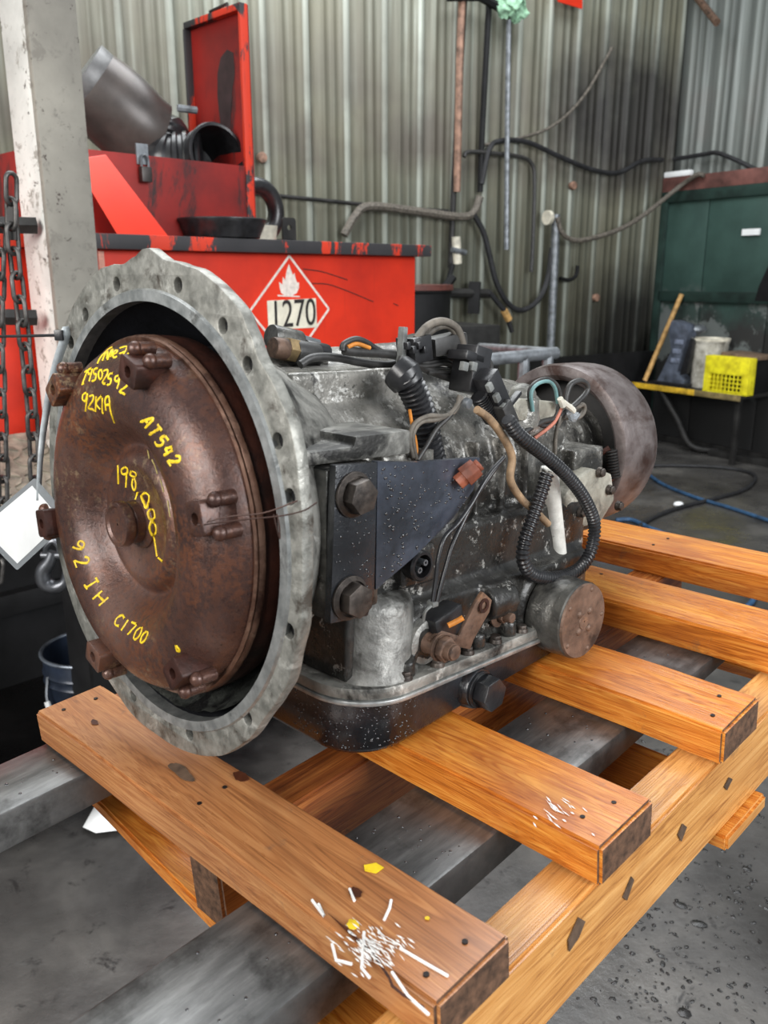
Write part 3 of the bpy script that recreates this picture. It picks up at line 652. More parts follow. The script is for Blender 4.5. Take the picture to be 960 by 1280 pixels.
# ---- bell housing flange, traced outline with real bolt holes
FO = [(-106, 0.226), (-91, 0.222), (-79, 0.222), (-65, 0.222), (-51, 0.218), (-40, 0.214), (-33, 0.215), (-27, 0.217), (-19, 0.214), (-13, 0.215), (-7, 0.212), (-1, 0.212), (4, 0.212), (9, 0.215), (15, 0.216), (21, 0.22), (27, 0.222), (34, 0.22), (41, 0.217), (47, 0.222), (51, 0.226), (59, 0.225), (66, 0.224), (73, 0.22), (80, 0.218), (83, 0.221), (86, 0.225), (89, 0.224), (92, 0.219), (98, 0.215), (104, 0.219), (109, 0.222), (123, 0.221), (133, 0.22), (145, 0.217), (157, 0.214), (171, 0.211), (186, 0.212), (202, 0.222), (213, 0.224), (221, 0.225), (237, 0.224), (246, 0.224)]
def polar(a, r): return (r*math.cos(rad(a)), r*math.sin(rad(a)))
ang = [a for a, r in FO]; rr_ = [r for a, r in FO]; oc = []
for k in range(240):
    a = -106+360*k/240
    n = len(FO); j = max(i for i in range(n) if ang[i] <= a+1e-6); a0, r0 = FO[j]; a1, r1 = FO[j+1] if j+1 < n else (254, FO[0][1]); t = (a-a0)/(a1-a0); t = t*t*(3-2*t); oc.append(polar(a, r0+(r1-r0)*t))
HP = [(145, 355), (222, 355), (280, 402), (313, 449), (354, 547), (371, 620), (370, 797), (313, 907), (237, 922), (165, 880), (106, 393), (88, 428)]
holes = [];
for u, v in HP: h = T.hit(u, v, 0, 0); hr = min(math.hypot(h.y, h.z), .2045)/math.hypot(h.y, h.z); holes.append(circ(-h.y*hr, h.z*hr, .0076, 16))
hole_pos = [(-sum(p[0] for p in q)/16, sum(p[1] for p in q)/16) for q in holes]
inner = circ(.004, -.003, .1895, 96)
me = curve_plate(oc, [inner]+holes, .008, .0015); remap(me, lambda c: V((.0055+c.z, -c.x, c.y)))
bh = link('bell_housing_flange', me, ALU_FL, tr)
g = G().lathe(AC+V((0, 0, .002)), XR, [(-.0025, .1865), (-.0025, .1955), (.0, .197), (.004, .1965), (.012, .189), (.012, .1865), (-.0025, .1865)], 128, False); g.build('machined_lip', MACHINED, bh)
for hy, hz2 in hole_pos: G().cyl((.0065, hy, hz2), (.0105, hy, hz2), .0074, None, 16).build('bolt_hole_shade', BLACKST, bh)  # black plug deep in each flange hole stands in for its shade
# shell of the housing: outside cast, inside black
g = G().lathe((0, -.004, 0), XR, [(.009, .1925), (.02, .187), (.045, .169), (.09, .143), (.13, .124), (.135, .12)], 96, False); g.build('bell_housing_cone', ALU, tr)
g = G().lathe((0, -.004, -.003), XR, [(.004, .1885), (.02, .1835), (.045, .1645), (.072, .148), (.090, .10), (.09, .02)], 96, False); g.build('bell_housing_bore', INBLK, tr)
# oily dirt lying in the bottom of the bore
g = G(); vs = []; nx, na = 14, 30
for i in range(nx+1):
    for j in range(na+1):
        x = .006+.055*i/nx; a = rad(-150+120*j/na); e = 1-abs(2*j/na-1)**3; r = .1875-(.3*(x-.004) if x < .02 else .0048+(x-.02)*.76)-.006*e-.004*e*mnoise.noise(V((x*60, j*.9, 0))); vs.append((x, -.004-r*math.cos(a)*-1*-1, -.003+r*math.sin(a)))
g.add(vs, [(i*(na+1)+j, i*(na+1)+j+1, (i+1)*(na+1)+j+1, (i+1)*(na+1)+j) for i in range(nx) for j in range(na)])
g.build('oily_dirt', grimy('oily_black_dirt', (40, 42, 40), (70, 72, 68), (20, 20, 20), (110, 112, 106), 30, (.5, .6), (.62, .72), (.2, .6), .1, .004, 120), tr, 0, 80)
# cast ribs and mounting pad of the housing
g = G(); g.prism([(.040, -.168, .060), (.158, -.168, .058), (.158, -.168, .079), (.094, -.168, .079), (.091, -.168, .071), (.040, -.168, .071)], (0, .075, 0)); g.build('mounting_rib', ALU, tr, .003)
g = G(); g.bb((.058, -.172, -.070), (.118, -.10, .056)); g.build('mounting_pad', ALU_DARK, tr, .004)
# ---- torque converter
tc_ = G().lathe(AC, XR, [(-.0130, .001), (-.0130, .038), (-.0145, .044), (-.0165, .0490), (-.0170, .0530), (-.0155, .0575), (-.0120, .0615), (-.0085, .0645), (-.0070, .0670), (-.0080, .0695), (-.0130, .0740), (-.0195, .0795), (-.0285, .0865), (-.0345, .0950), (-.0375, .1050), (-.0380, .1150), (-.0355, .1265), (-.0305, .1375), (-.0235, .1465), (-.014, .1530), (-.004, .1562), (-.003, .1565)], 128, False)
tcv = tc_.build('torque_converter', RUST, tr, 0, 60)
g = G().lathe(AC, XR, [(-.004, .1560), (-.0055, .1588), (-.0035, .1602), (-.001, .1592), (.001, .1608), (.0035, .1612), (.0055, .1590), (.0055, .1560)], 128, False)
for k, v in enumerate(g.v):
    r = math.hypot(v.y-AC.y, v.z-AC.z); a = math.atan2(v.z, v.y); q = 1+.0035*mnoise.noise(V((math.cos(a)*18, math.sin(a)*18, v.x*200))); v.y = AC.y+(v.y-AC.y)*q; v.z = AC.z+(v.z-AC.z)*q
g.build('weld_seam', grimy('welded_rusty_seam', (96, 66, 52), (132, 102, 86), (60, 38, 30), (170, 140, 122), 20, (.5, .62), (.6, .7), (.3, .5), .5, .001, 200), tcv, 0, 50)
G().lathe(AC, XR, [(.004, .157), (.012, .1605), (.03, .1595), (.045, .150), (.058, .135), (.072, .10), (.076, .05)], 96, False).build('rear_shell', RUST_D, tcv, 0, 50)
hub = G().lathe(AC, XR, [(-.010, .0250), (-.0150, .0245), (-.0175, .0225), (-.0180, .0190), (-.0255, .0185), (-.0265, .0175), (-.0275, .0175), (-.0280, .0185), (-.0290, .0203), (-.0355, .0203), (-.0370, .0195), (-.0370, .0165), (-.0360, .0155), (-.0352, .0145), (-.0352, .001)], 64, False).build('pilot_hub', RUST, tcv, 0, 30)
_v = [tuple(v.co) for v in tcv.data.vertices]; _n = len(_v); bvh = BVHTree.FromPolygons(_v+[tuple(v.co) for v in hub.data.vertices], [tuple(p.vertices) for p in tcv.data.polygons]+[tuple(i+_n for i in p.vertices) for p in hub.data.polygons])
# six drive lugs, each a square nut block between two studs
for k, a in enumerate((13, 70, 130, 190, 251, 313)):
    ca, sa = math.cos(rad(a)), math.sin(rad(a)); rd = V((0, -ca, sa)); tn = V((0, sa, ca)); R = Matrix((XR, rd, tn)).transposed()
    c = AC+rd*.1425+V((-.029, 0, 0))
    me = curve_plate(rrect(-.0095, .0095, -.0125, .0125, .0025, 3), [circ(0, 0, .0056, 18)], .032, .001); remap(me, lambda q, c=c, R=R: c+V((.0015, 0, 0))+R @ V((q.z, q.x, q.y)))
    lg = link('drive_lug', me, RUST_D if k % 2 else RUST, tcv)
    G().cyl(c+V((-.006, 0, 0)), c+V((.01, 0, 0)), .0058, None, 20).build('lug_hole_shade', INBLK, lg)  # dark plug inside the lug's hole, for the shade in it
    for sgn in (-1, 1):
        G().cyl(c+rd*.014+tn*.0125*sgn+V((.012, 0, 0)), c+rd*.014+tn*.0125*sgn+V((-.004, 0, 0)), .0058, .0056, 14).ball(c+rd*.014+tn*.0125*sgn+V((-.004, 0, 0)), .0062).build('weld_stud', RUST, lg, 0, 60)
# yellow paint-marker writing, laid on the shell along the strokes seen in the photograph
ti = T.I; camL = ti @ CAM
def onconv(u, v):
    d = (ti.to_3x3() @ ray(u, v)).normalized(); loc, nrm, idx, dist = bvh.ray_cast(camL, d)
    return loc, (nrm if nrm is None or nrm.dot(d) < 0 else -nrm)
def strokes(name, sets, sc, u0, v0, width=.0017, mat=YPAINT):
    g = G()
    for st in sets:
        pix = resample(catmull([V((u0+sc*x, v0+sc*y, 0)) for x, y in st], 6), 1.2); hits = [onconv(p.x, p.y) for p in pix]; hits = [h for h in hits if h[0] is not None]
        if len(hits) < 2: continue
        vs = []
        for i, (p, n) in enumerate(hits):
            a = hits[max(i-1, 0)][0]; b = hits[min(i+1, len(hits)-1)][0]; t = (b-a).normalized(); s_ = n.cross(t).normalized(); wv = width*(.8+.35*mnoise.noise(p*400))
            vs += [p-s_*wv+n*.0001, p+n*.0009, p+s_*wv+n*.0001]
        g.add(vs, [f for i in range(len(hits)-1) for f in ((3*i, 3*i+1, 3*i+4, 3*i+3), (3*i+1, 3*i+2, 3*i+5, 3*i+4))])
    return g.build(name, mat, tcv, 0, 180)
strokes('serial_number_writing', [
    [(180, 255), (205, 205), (260, 150), (295, 132)], [(215, 235), (235, 185), (252, 168), (246, 225)], [(250, 230), (272, 172), (288, 152), (272, 210)], [(285, 190), (318, 172), (312, 156), (288, 186), (300, 210), (325, 195)],
    [(340, 142), (390, 132), (362, 190), (345, 225)], [(338, 180), (380, 165)], [(385, 192), (435, 152), (446, 190)], [(398, 190), (452, 184)],
    [(92, 312), (110, 300), (92, 350), (75, 395)], [(72, 398), (95, 384)], [(140, 285), (120, 292), (115, 320), (135, 322), (146, 286), (136, 330), (122, 378)],
    [(188, 283), (160, 290), (155, 322), (172, 330), (164, 365), (140, 376)], [(205, 290), (190, 312), (190, 350), (205, 360), (216, 330), (205, 290)],
    [(225, 302), (250, 295), (250, 325), (216, 385), (245, 394)], [(292, 318), (265, 326), (256, 354), (276, 362), (270, 395), (246, 402)],
    [(332, 335), (310, 342), (305, 370), (325, 375), (340, 337), (332, 385), (318, 432)], [(365, 365), (396, 380), (385, 410), (336, 448), (360, 460), (380, 476)],
    [(105, 455), (80, 470), (76, 505), (95, 515), (110, 462), (103, 530), (95, 590)], [(125, 482), (150, 475), (150, 506), (116, 564), (150, 575), (155, 590)],
    [(172, 480), (166, 590)], [(210, 476), (172, 530), (205, 580)], [(215, 490), (215, 590), (228, 606)], [(240, 580), (236, 502), (262, 486), (272, 580), (300, 670)], [(240, 545), (272, 540)]], .1771, 90, 410, .00125)
GL = {'A': [[(0, 0), (.45, 1), (.8, 0)], [(.15, .4), (.65, .4)]], 'T': [[(0, 1), (.9, 1)], [(.45, 1), (.4, 0)]], '5': [[(.85, 1), (.2, 1)], [(.2, 1), (.12, .55), (.6, .62), (.8, .3), (.5, 0), (.05, .08)]], '4': [[(.35, 1), (.1, .4)], [(.1, .4), (.85, .4)], [(.65, .9), (.6, 0)]],
      '2': [[(.1, .8), (.4, 1), (.75, .8), (.5, .4), (.05, .02)], [(.05, .02), (.85, 0)]], 'C': [[(.9, .85), (.4, 1), (.05, .5), (.35, .02), (.9, .12)]], 'H': [[(0, 0), (.05, 1)], [(.8, 0), (.85, 1)], [(0, .5), (.85, .5)]], 'I': [[(.4, 0), (.4, 1)], [(.1, 0), (.7, 0)], [(.1, 1), (.7, 1)]],
      '1': [[(.4, 0), (.45, 1)]], '7': [[(.05, .95), (.85, 1)], [(.85, 1), (.4, 0)]], '0': [[(.45, 1), (.1, .6), (.2, .1), (.5, 0), (.8, .4), (.7, .9), (.45, 1)]], '9': [[(.75, .8), (.4, 1), (.1, .75), (.35, .5), (.75, .75), (.7, .4), (.4, 0)]]}
def glyphs(chars):
    out = []
    for ch, ox, oy, a, wd_, ht in chars:
        e = (math.cos(rad(a)), math.sin(rad(a))); n_ = (e[1], -e[0])
        for st in GL[ch]: out.append([(ox+e[0]*x*wd_+n_[0]*y*ht, oy+e[1]*x*wd_+n_[1]*y*ht) for x, y in st])
    return out
strokes('model_number_writing', glyphs([(ch, 297+21*k, 326+31*k, 56, 30, 40) for k, ch in enumerate('AT542')]), .3906, 60, 400, .0015)
strokes('mileage_writing', [
    [(432, 140), (435, 290)], [(490, 152), (460, 175), (470, 210), (505, 200), (507, 165), (485, 152)], [(502, 200), (495, 320)], [(540, 182), (530, 215), (568, 232), (576, 202), (540, 182)], [(552, 240), (545, 290), (560, 340), (576, 300), (565, 240)],
    [(590, 352), (570, 415)], [(650, 355), (620, 385), (640, 440), (660, 482), (682, 390), (650, 355)], [(695, 487), (672, 520), (690, 570), (725, 560), (720, 502), (695, 487)], [(700, 582), (685, 640), (710, 700), (737, 670), (730, 612), (700, 582)],
    [(720, 700), (732, 780), (745, 870)], [(755, 880), (795, 912)]], .15625, 80, 560, .0013)
strokes('index_marks', [[(670, 20), (685, 95)], [(705, 95), (730, 150), (750, 215)], [(770, 250), (800, 360)], [(830, 420), (850, 555)]], .15625, 80, 560, .0007, plain('faded_yellow_paint', (176, 160, 96), .6))
strokes('application_writing', glyphs([('9', 48, 100, 75, 85, 90), ('2', 68, 228, 68, 70, 105), ('I', 140, 395, 58, 75, 95), ('H', 205, 500, 46, 80, 88), ('C', 345, 672, 35, 55, 85), ('1', 392, 712, 32, 40, 90), ('7', 432, 742, 30, 50, 95), ('0', 480, 775, 28, 50, 98), ('0', 528, 800, 26, 46, 92)]), .1771, 80, 660, .0013)
strokes('paint_dab', [[(788, 825), (798, 868), (816, 864), (790, 825)]], .1771, 80, 660, .0014)
# tie wire from a lug to the flange
for pix in ([(247, 656), (285, 646), (330, 641), (372, 626)], [(247, 657), (300, 650), (350, 645), (380, 638), (396, 628)], [(346, 642), (349, 656), (350, 672)], [(342, 643), (346, 660), (350, 674)]):
    pts = []
    for i, (u, v) in enumerate(pix): t = i/(len(pix)-1); pts.append(T.hit(u, v, 0, -.045+.042*t if len(pix) > 3 else -.012))
    G().tube(catmull(pts, 6), .0006, 6).build('tie_wire', plain('rusty_tie_wire', (72, 52, 46), .5, .5), tr)

# ---- main case: primitives fused and smoothed into one casting
g = G()
g.cyl((.09, 0, 0), (.40, 0, .0), .121, .116, 64); g.cyl((.39, 0, 0), (.50, 0, 0), .110, .098, 64); g.cyl((.48, 0, 0), (.66, 0, 0), .07, .06, 48)
g.bb((.10, -.075, .02), (.27, .10, .124)); g.bb((.27, -.05, .04), (.40, .09, .118))
g.bb((.115, -.135, -.158), (.50, .135, -.03)); g.bb((.18, -.148, -.158), (.49, .14, -.095))
g.prism([(.24, -.148, -.10), (.24, -.10, -.055), (.24, 0, -.05), (.24, 0, -.12)], (.25, 0, 0))
g.cyl((.163, -.112, -.16), (.163, -.112, -.085), .034, .034, 40)
g.cyl((.197, -.09, -.130), (.197, -.160, -.130), .0215, .0205, 28)                     # selector shaft boss
g.cyl((.253, -.08, -.014), (.253, -.132, -.014), .0145, .013, 24)                     # side port boss
g.cyl((.405, -.10, -.140), (.405, -.152, -.140), .047, .045, 36)                      # governor boss
g.bb((.17, -.150, -.075), (.215, -.09, -.035)); g.bb((.165, -.128, -.02), (.235, -.06, .05))
for x in (.30, .345, .385): g.bb((x, -.128, -.06), (x+.006, .0, .05))
g.bb((.495, -.118, -.085), (.56, .10, .02)); g.bb((.40, -.10, .02), (.50, .05, .06)); g.cyl((.43, -.085, .05), (.43, -.085, .085), .02, .018, 20)
g.cyl((.12, .03, .10), (.36, .03, .115), .035, .03, 24)
g.cyl((.29, -.148, -.115), (.33, -.152, -.115), .02, .02, 20)
for k in range(7): g.cyl((.17+k*.052, -.157, -.158), (.17+k*.052, -.157, -.140), .010, .009, 14)
me0 = g.mesh('case_src'); me = voxel(me0, .0033, 3); 
for v in me.vertices: v.co += V((0, 0, 0))+mnoise.noise_vector(v.co*55)*.0007
CASEM = NT('oily_transmission_case'); _c = CASEM.co(); _sx = CASEM.n.new('ShaderNodeSeparateXYZ'); CASEM.L(_c, _sx.inputs[0])
_b = CASEM.ramp(CASEM.noise(38, _c, 6, .6), [(.32, (92, 90, 84)), (.62, (146, 143, 136))])
_b = CASEM.mix(CASEM.mask(CASEM.noise(58, _c, 9, .75, .2), .57, .61), _b, (206, 204, 198))
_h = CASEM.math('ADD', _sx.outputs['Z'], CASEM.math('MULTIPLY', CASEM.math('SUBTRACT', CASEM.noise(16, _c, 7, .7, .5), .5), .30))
_b = CASEM.mix(CASEM.math('MULTIPLY', CASEM.mask(_h, .07, .0), .95), _b, (42, 41, 39)); _b2 = CASEM.mask(CASEM.noise(30, _c, 9, .75, .2), .55, .59)  # lower case darkened: its shade put into the colour along with oily grime
_b = CASEM.mix(CASEM.math('MULTIPLY', _b2, .8), _b, (34, 33, 32)); _b = CASEM.mix(CASEM.math('MULTIPLY', CASEM.mask(CASEM.noise(48, CASEM.co(loc=(2, 5, 1)), 9, .8, .2), .58, .61), .8), _b, (176, 174, 168))
CASEM.bump(CASEM.noise(130, _c, 5, .6), .6, .0018); CASEM.fin(_b, CASEM.ramp(CASEM.noise(30, _c), [(.3, (110, 110, 110)), (.7, (176, 176, 176))]), .3, .5, .15)
case = link('main_case', me, CASEM.m, tr)
SERVO = grimy('grey_servo_casting', (108, 107, 103), (150, 149, 144), (66, 64, 60), (186, 184, 178), 22, (.54, .66), (.58, .7), (.35, .6), .4, .002, 220)
G().lathe((.160, -.121, -.160), (0, 0, 1), [(0, .0445), (.006, .0445), (.010, .0405), (.068, .0385), (.076, .036), (.081, .028), (.083, .001)], 56, False).build('servo_boss', SERVO, tr, 0, 50)
G().lathe((.197, -.118, -.130), NY, [(0, .025), (.03, .0225), (.041, .022), (.042, .0205), (.042, .012)], 36, False).build('shaft_boss', SERVO, tr, 0, 35)
# ---- pan rail and oil pan (bottom parallel to the pallet deck)
ol = rrect(.100, .520, -.168, .168, .062, 10)
me = curve_plate(ol, [], .009, .0012); remap(me, lambda c: V((c.x, c.y, -.1625+c.z))); link('pan_rail', me, ALU, tr)
me = curve_plate(rrect(.098, .522, -.1705, .1705, .063, 10), [], .003, .0008); remap(me, lambda c: V((c.x, c.y, -.171+c.z))); link('pan_gasket_flange', me, MACHINED, tr)
def deckz(x, y):            # z of the pallet deck in transmission coordinates
    n = ti.to_3x3() @ P.z; o = ti @ P.o; return o.z-((x-o.x)*n.x+(y-o.y)*n.y)/n.z
top = rrect(.106, .512, -.163, .163, .058, 10); bot = rrect(.112, .506, -.157, .157, .054, 10); n = len(top); vs = []; rows = []
for q, m_, kz in ((top, 0, 0), (top, .25, 0), (top, .8, .5), (bot, .93, 1), (rrect(.122, .496, -.147, .147, .046, 10), 1.0, 1)):
    for (a, b), (a2, b2) in zip(top, q): zb = deckz(a2, b2)+.0006; vs.append((a2, b2, -.172+(zb+.172)*m_))
g = G().add(vs, [(k*n+i, k*n+(i+1) % n, (k+1)*n+(i+1) % n, (k+1)*n+i) for k in range(4) for i in range(n)]+[tuple(range(4*n, 5*n))])
pan = g.build('oil_pan', BLACKP, tr, 0, 50)
g = G()
def hexbolt(name, p, d, rf, rh, hh, parent, mat=STEELB, wash=None, shank=0, rot=.2):
    d = V(d).normalized(); p = V(p); g = G()
    if wash: g.cyl(p, p+d*.003, wash, None, 32); g.lathe(p, d, [(.003, wash*.96), (.0055, rh*1.05)], 32, False)
    u, w_, _ = basis(d); q = [p+d*.003+(u*math.cos(rot+PI/3*i)+w_*math.sin(rot+PI/3*i))*rh for i in range(6)]
    g.prism(q, d*hh)
    if shank: g.cyl(p+d*hh, p+d*(hh+shank), rf, None, 16)
    return g.build(name, mat, parent, .0012)
dpz = tl(592, 858, -.164); G().cyl((dpz.x, -.158, dpz.z), (dpz.x, -.172, dpz.z), .024, .021, 28).build('drain_boss', BLACKP, pan, .002)
hexbolt('drain_plug', (dpz.x, -.172, dpz.z), NY, .01, .0175, .018, pan, BLACKP, .019)
for k in range(8):
    x = .165+k*.045; hexbolt('pan_bolt', (x, -.161, -.158), (0, 0, 1), .004, .0062, .006, tr, STEELB, .0075)
# ---- side mounting bracket
yb = -.181
def onb(u, v, y=yb): return tl(u, v, y)
q = [onb(420, 582), onb(472, 578), onb(468, 742), onb(460, 770), onb(413, 780)]
g = G().prism(q, (0, .008, 0)); br = g.build('mounting_bracket', BLACKP, tr, .001)
y2 = -.176; q = [tl(472, 577, yb), tl(520, 578, yb+.002), tl(600, 572, -.172), tl(592, 612, -.172), tl(566, 648, -.173), tl(520, 694, -.177), tl(470, 737, yb)]
g = G().prism(q, (0, .007, 0)); br2 = g.build('gusset_plate', BRACK, br)
hexbolt('mounting_bolt', (onb(441, 618).x, yb, onb(441, 618).z), NY, .01, .0148, .012, br, STEELB, .0190)
hexbolt('mounting_bolt', (onb(436, 747).x, yb, onb(436, 747).z), NY, .01, .0148, .012, br, STEELB, .0190, rot=.5)
g = G()
sp = []
for k in range(260):
    u = random.uniform(476, 585); v = random.uniform(582, 735)
    if v > 735-(u-476)*1.0 or (u > 540 and v > 640): continue
    p = tl(u, v, yb+(u-472)/128*.009-.0004); sp.append((p, NY, random.uniform(.0005, .0016)))
for k in range(90): p = tl(random.uniform(420, 468), random.uniform(590, 765), yb-.0003); sp.append((p, NY, random.uniform(.0005, .0012)))
drops('water_droplets', br2, sp)
sp = []
for k in range(420):
    a = random.random(); i = random.randrange(n*2//4, n*3//4+4) if False else None
    u = random.uniform(366, 520); v = random.uniform(852, 940)
    if u < 425: p = T.hit(u, v, 0, .1045); nn = V((-1, 0, 0))
    else: p = tl(u, v, -.1635); nn = NY
    # keep only points that fall on the pan's wall
    r = BVHTree.FromPolygons([tuple(x.co) for x in pan.data.vertices], [tuple(x.vertices) for x in pan.data.polygons]) if k == 0 else r
    d = (ti.to_3x3() @ ray(u, v)).normalized(); loc, nm2, _, _ = r.ray_cast(camL, d)
    if loc is not None: sp.append((loc, nm2 if nm2.dot(d) < 0 else -nm2, random.uniform(.0004, .0011)))
drops('water_droplets', pan, sp)
# ---- round cover, selector lever, sensor and fittings on the near side
cvx, cvz = .405, -.149
G().lathe((cvx, -.150, cvz), NY, [(0, .040), (.004, .044), (.030, .044), (.033, .0425), (.037, .0425), (.037, .0435), (.046, .0435), (.048, .042), (.048, .001)], 56, False).build('governor_cover', ALU_DARK, tr, 0, 30)
cf = G().lathe((cvx, -.1982, cvz), NY, [(0, .0425), (.0025, .0415), (.0025, .001)], 48, False).build('cover_plate', RUSTB, tr, 0, 30)
for a in (45, 135, 225, 315): G().ball((cvx+.014*math.cos(rad(a)), -.2005, cvz+.014*math.sin(rad(a))), (.0045, .003, .0045), 12, 8).build('rivet', RUSTB, cf, 0, 80)
for a in (0, 72, 144, 216, 288): G().ball((cvx+.036*math.cos(rad(a)), -.2005, cvz+.036*math.sin(rad(a))), (.003, .002, .003), 10, 6).build('rivet', RUSTB, cf, 0, 80)
G().lathe((cvx, -.2004, cvz), NY, [(0, .0095), (.0012, .009), (.0012, .001)], 20, False).build('centre_disc', RUSTB, cf)
sb_ = tl(547, 815, -.175); shp = V((.197, -.158, -.130))
G().lathe((.197, -.158, -.130), NY, [(0, .012), (.004, .010), (.02, .0085), (.034, .0085), (.034, .001)], 24, False).build('selector_shaft', RUSTB, tr)
hexbolt('shaft_nut', (.197, -.174, -.130), NY, .0075, .0125, .009, tr, RUSTB, .0135, .012)
lv = [tl(543, 818, -.170), tl(537, 800, -.170), tl(552, 788, -.170), tl(574, 795, -.172), tl(596, 752, -.178), tl(604, 740, -.178), tl(615, 750, -.178), tl(612, 765, -.178), tl(592, 800, -.174), tl(588, 812, -.172), tl(560, 806, -.170), tl(552, 822, -.170)]
me = None; g = G().prism(lv, (0, .004, 0)); lev = g.build('selector_lever', RUSTB, tr, .0006)
h_ = tl(605, 757, -.1785); G().lathe(h_, NY, [(0, .0075), (.0006, .0075), (.0006, .004), (0, .004)], 20, False).build('lever_eye', RUST_D, lev)
b_ = tl(622, 767, -.150); hexbolt('case_bolt', (b_.x, -.150, b_.z), NY, .0055, .0085, .008, tr, RUSTB, .0145, .012)
for u, v in ((548, 820), ): pass
s0 = tl(534, 770, -.150); s1 = tl(572, 786, -.168)
sn = G().box((s0+s1)/2, (.040, .022, .028), Matrix.Rotation(rad(-14), 3, 'Y')).build('switch_body', BLACKPL, tr, .003)
G().tube(catmull([tl(560, 782, -.176), tl(570, 777, -.180), tl(579, 772, -.184)], 5), .0028, 8).build('wire_stub', ORANGEW, sn)
G().tube(catmull([tl(529, 776, -.165), tl(532, 764, -.170), tl(541, 756, -.172)], 5), .0016, 6).build('cable_tie', CONNG, sn)
G().box(tl(541, 754, -.170), (.008, .008, .006)).build('cable_tie_head', CONNG, sn, .001)
s2 = tl(529, 708, -.162); ss = G().lathe(s2+V((0, .03, 0)), NY, [(0, .015), (.028, .015), (.030, .0135), (.030, .011), (.018, .0105), (.018, .001)], 32, False).build('socket_connector', BLACKPL, tr, 0, 30)
for dx in (-.004, .0035): G().lathe(s2+V((dx, .01, dx*.8)), NY, [(0, .003), (.010, .003), (.010, .0014), (.006, .0014)], 12, False).build('terminal_pin', GALV, ss, 0, 30)
G().lathe((.253, -.128, -.014), NY, [(0, .013), (.006, .0125), (.006, .0085), (-.015, .008), (-.015, .001)], 28, False).build('side_port', ALU_DARK, tr, 0, 30)
pc1 = tl(572, 604, -.178); pc2 = tl(600, 580, -.190)
G().tube([pc1, pc1+(pc2-pc1)*.35], .0075, 8).build('plug_base', plain('rust_red_plastic', (150, 84, 60), .5), tr, .001)
G().tube([pc1+(pc2-pc1)*.3, pc1+(pc2-pc1)*.85], [.0105, .0095], 8).build('brown_connector', BROWNPL, tr, .001)
G().tube([pc1+(pc2-pc1)*.85, pc2], .006, 12).build('connector_tip', BROWNPL, tr, .001)
# ---- dipstick tube
G().tube([tl(686, 590, -.135), tl(688, 600, -.135), tl(692, 640, -.135), tl(700, 712, -.132)], .0100, 16).build('filler_tube', WHITEP, tr)
G().lathe(tl(686, 592, -.135), (0, -.2, 1), [(0, .0105), (.006, .0105), (.006, .007), (-.004, .007)], 20, False).build('tube_collar', WHITEP, tr)
# ---- rear: cover block, drum, spring
g = G(); c_ = tl(735, 618, -.13); pts = [tl(u, v, -.135) for u, v in ((700, 628), (720, 600), (742, 586), (765, 592), (769, 625), (752, 652), (722, 662))]
g.prism(pts, (0, .04, 0)); cb = g.build('rear_cover', grimy('pale_cover_casting', (132, 128, 116), (176, 172, 158), (72, 68, 62), (206, 202, 190), 18, (.52, .64), (.58, .68), (.45, .7), .2, .002, 120), tr, .004)
for u, v in ((724, 640), (748, 590), (771, 632), (760, 612)): p = tl(u, v, -.135); hexbolt('cover_bolt', p, NY, .005, .0055, .005, cb, STEELB, .0065)
g = G(); g.prism([tl(u, v, -.10) for u, v in ((640, 508), (652, 498), (694, 502), (698, 518), (692, 528), (642, 526))], (0, .05, 0)); g.build('rear_top_boss', MATS['pale_cover_casting'], tr, .004)
g = G().ball(tl(653, 494, -.08), (.016, .016, .014), 20, 12); g.build('breather_cap', ALU, tr, 0, 80)
DC = V((0, 0, -.002))
dru = G().lathe(DC, XR, [(.628, .092), (.622, .096), (.620, .099), (.620, .108), (.622, .112), (.632, .1145), (.680, .1145), (.700, .113), (.712, .108), (.718, .098), (.720, .03), (.710, .03), (.708, .097), (.632, .097), (.628, .092)], 96, False).build('brake_drum', DRUMM, tr, 0, 30)
bp = G().lathe(DC, XR, [(.660, .096), (.656, .094), (.652, .06), (.646, .055), (.644, .02)], 64, False).build('backing_plate', DARKST, tr, 0, 40)
G().cyl((.632, -.02, 0), (.655, -.02, 0), .03, None, 30).build('bearing_retainer', ALU_DARK, bp, .002)
def helix(p0, p1, r, turns, wr):
    p0 = V(p0); p1 = V(p1); u, w_, d = basis(p1-p0); m_ = turns*12; return G().tube([p0+(p1-p0)*(i/m_)+(u*math.cos(2*PI*i/12)+w_*math.sin(2*PI*i/12))*r for i in range(m_+1)], wr, 6)
hA = T.hit(764, 562, 0, .617); hB = T.hit(768, 598, 0, .617); helix(hA, hB, .0068, 10, .0016).build('brake_spring', DARKST, tr)
G().tube(catmull([T.hit(742, 570, 0, .61), T.hit(752, 566, 0, .61), T.hit(762, 560, 0, .615)], 5), .004, 8).build('brake_lever', RUST_D, tr)
G().tube([T.hit(766, 596, 0, .617), T.hit(750, 612, 0, .60)], .004, 8).build('brake_link', RUST_D, tr)

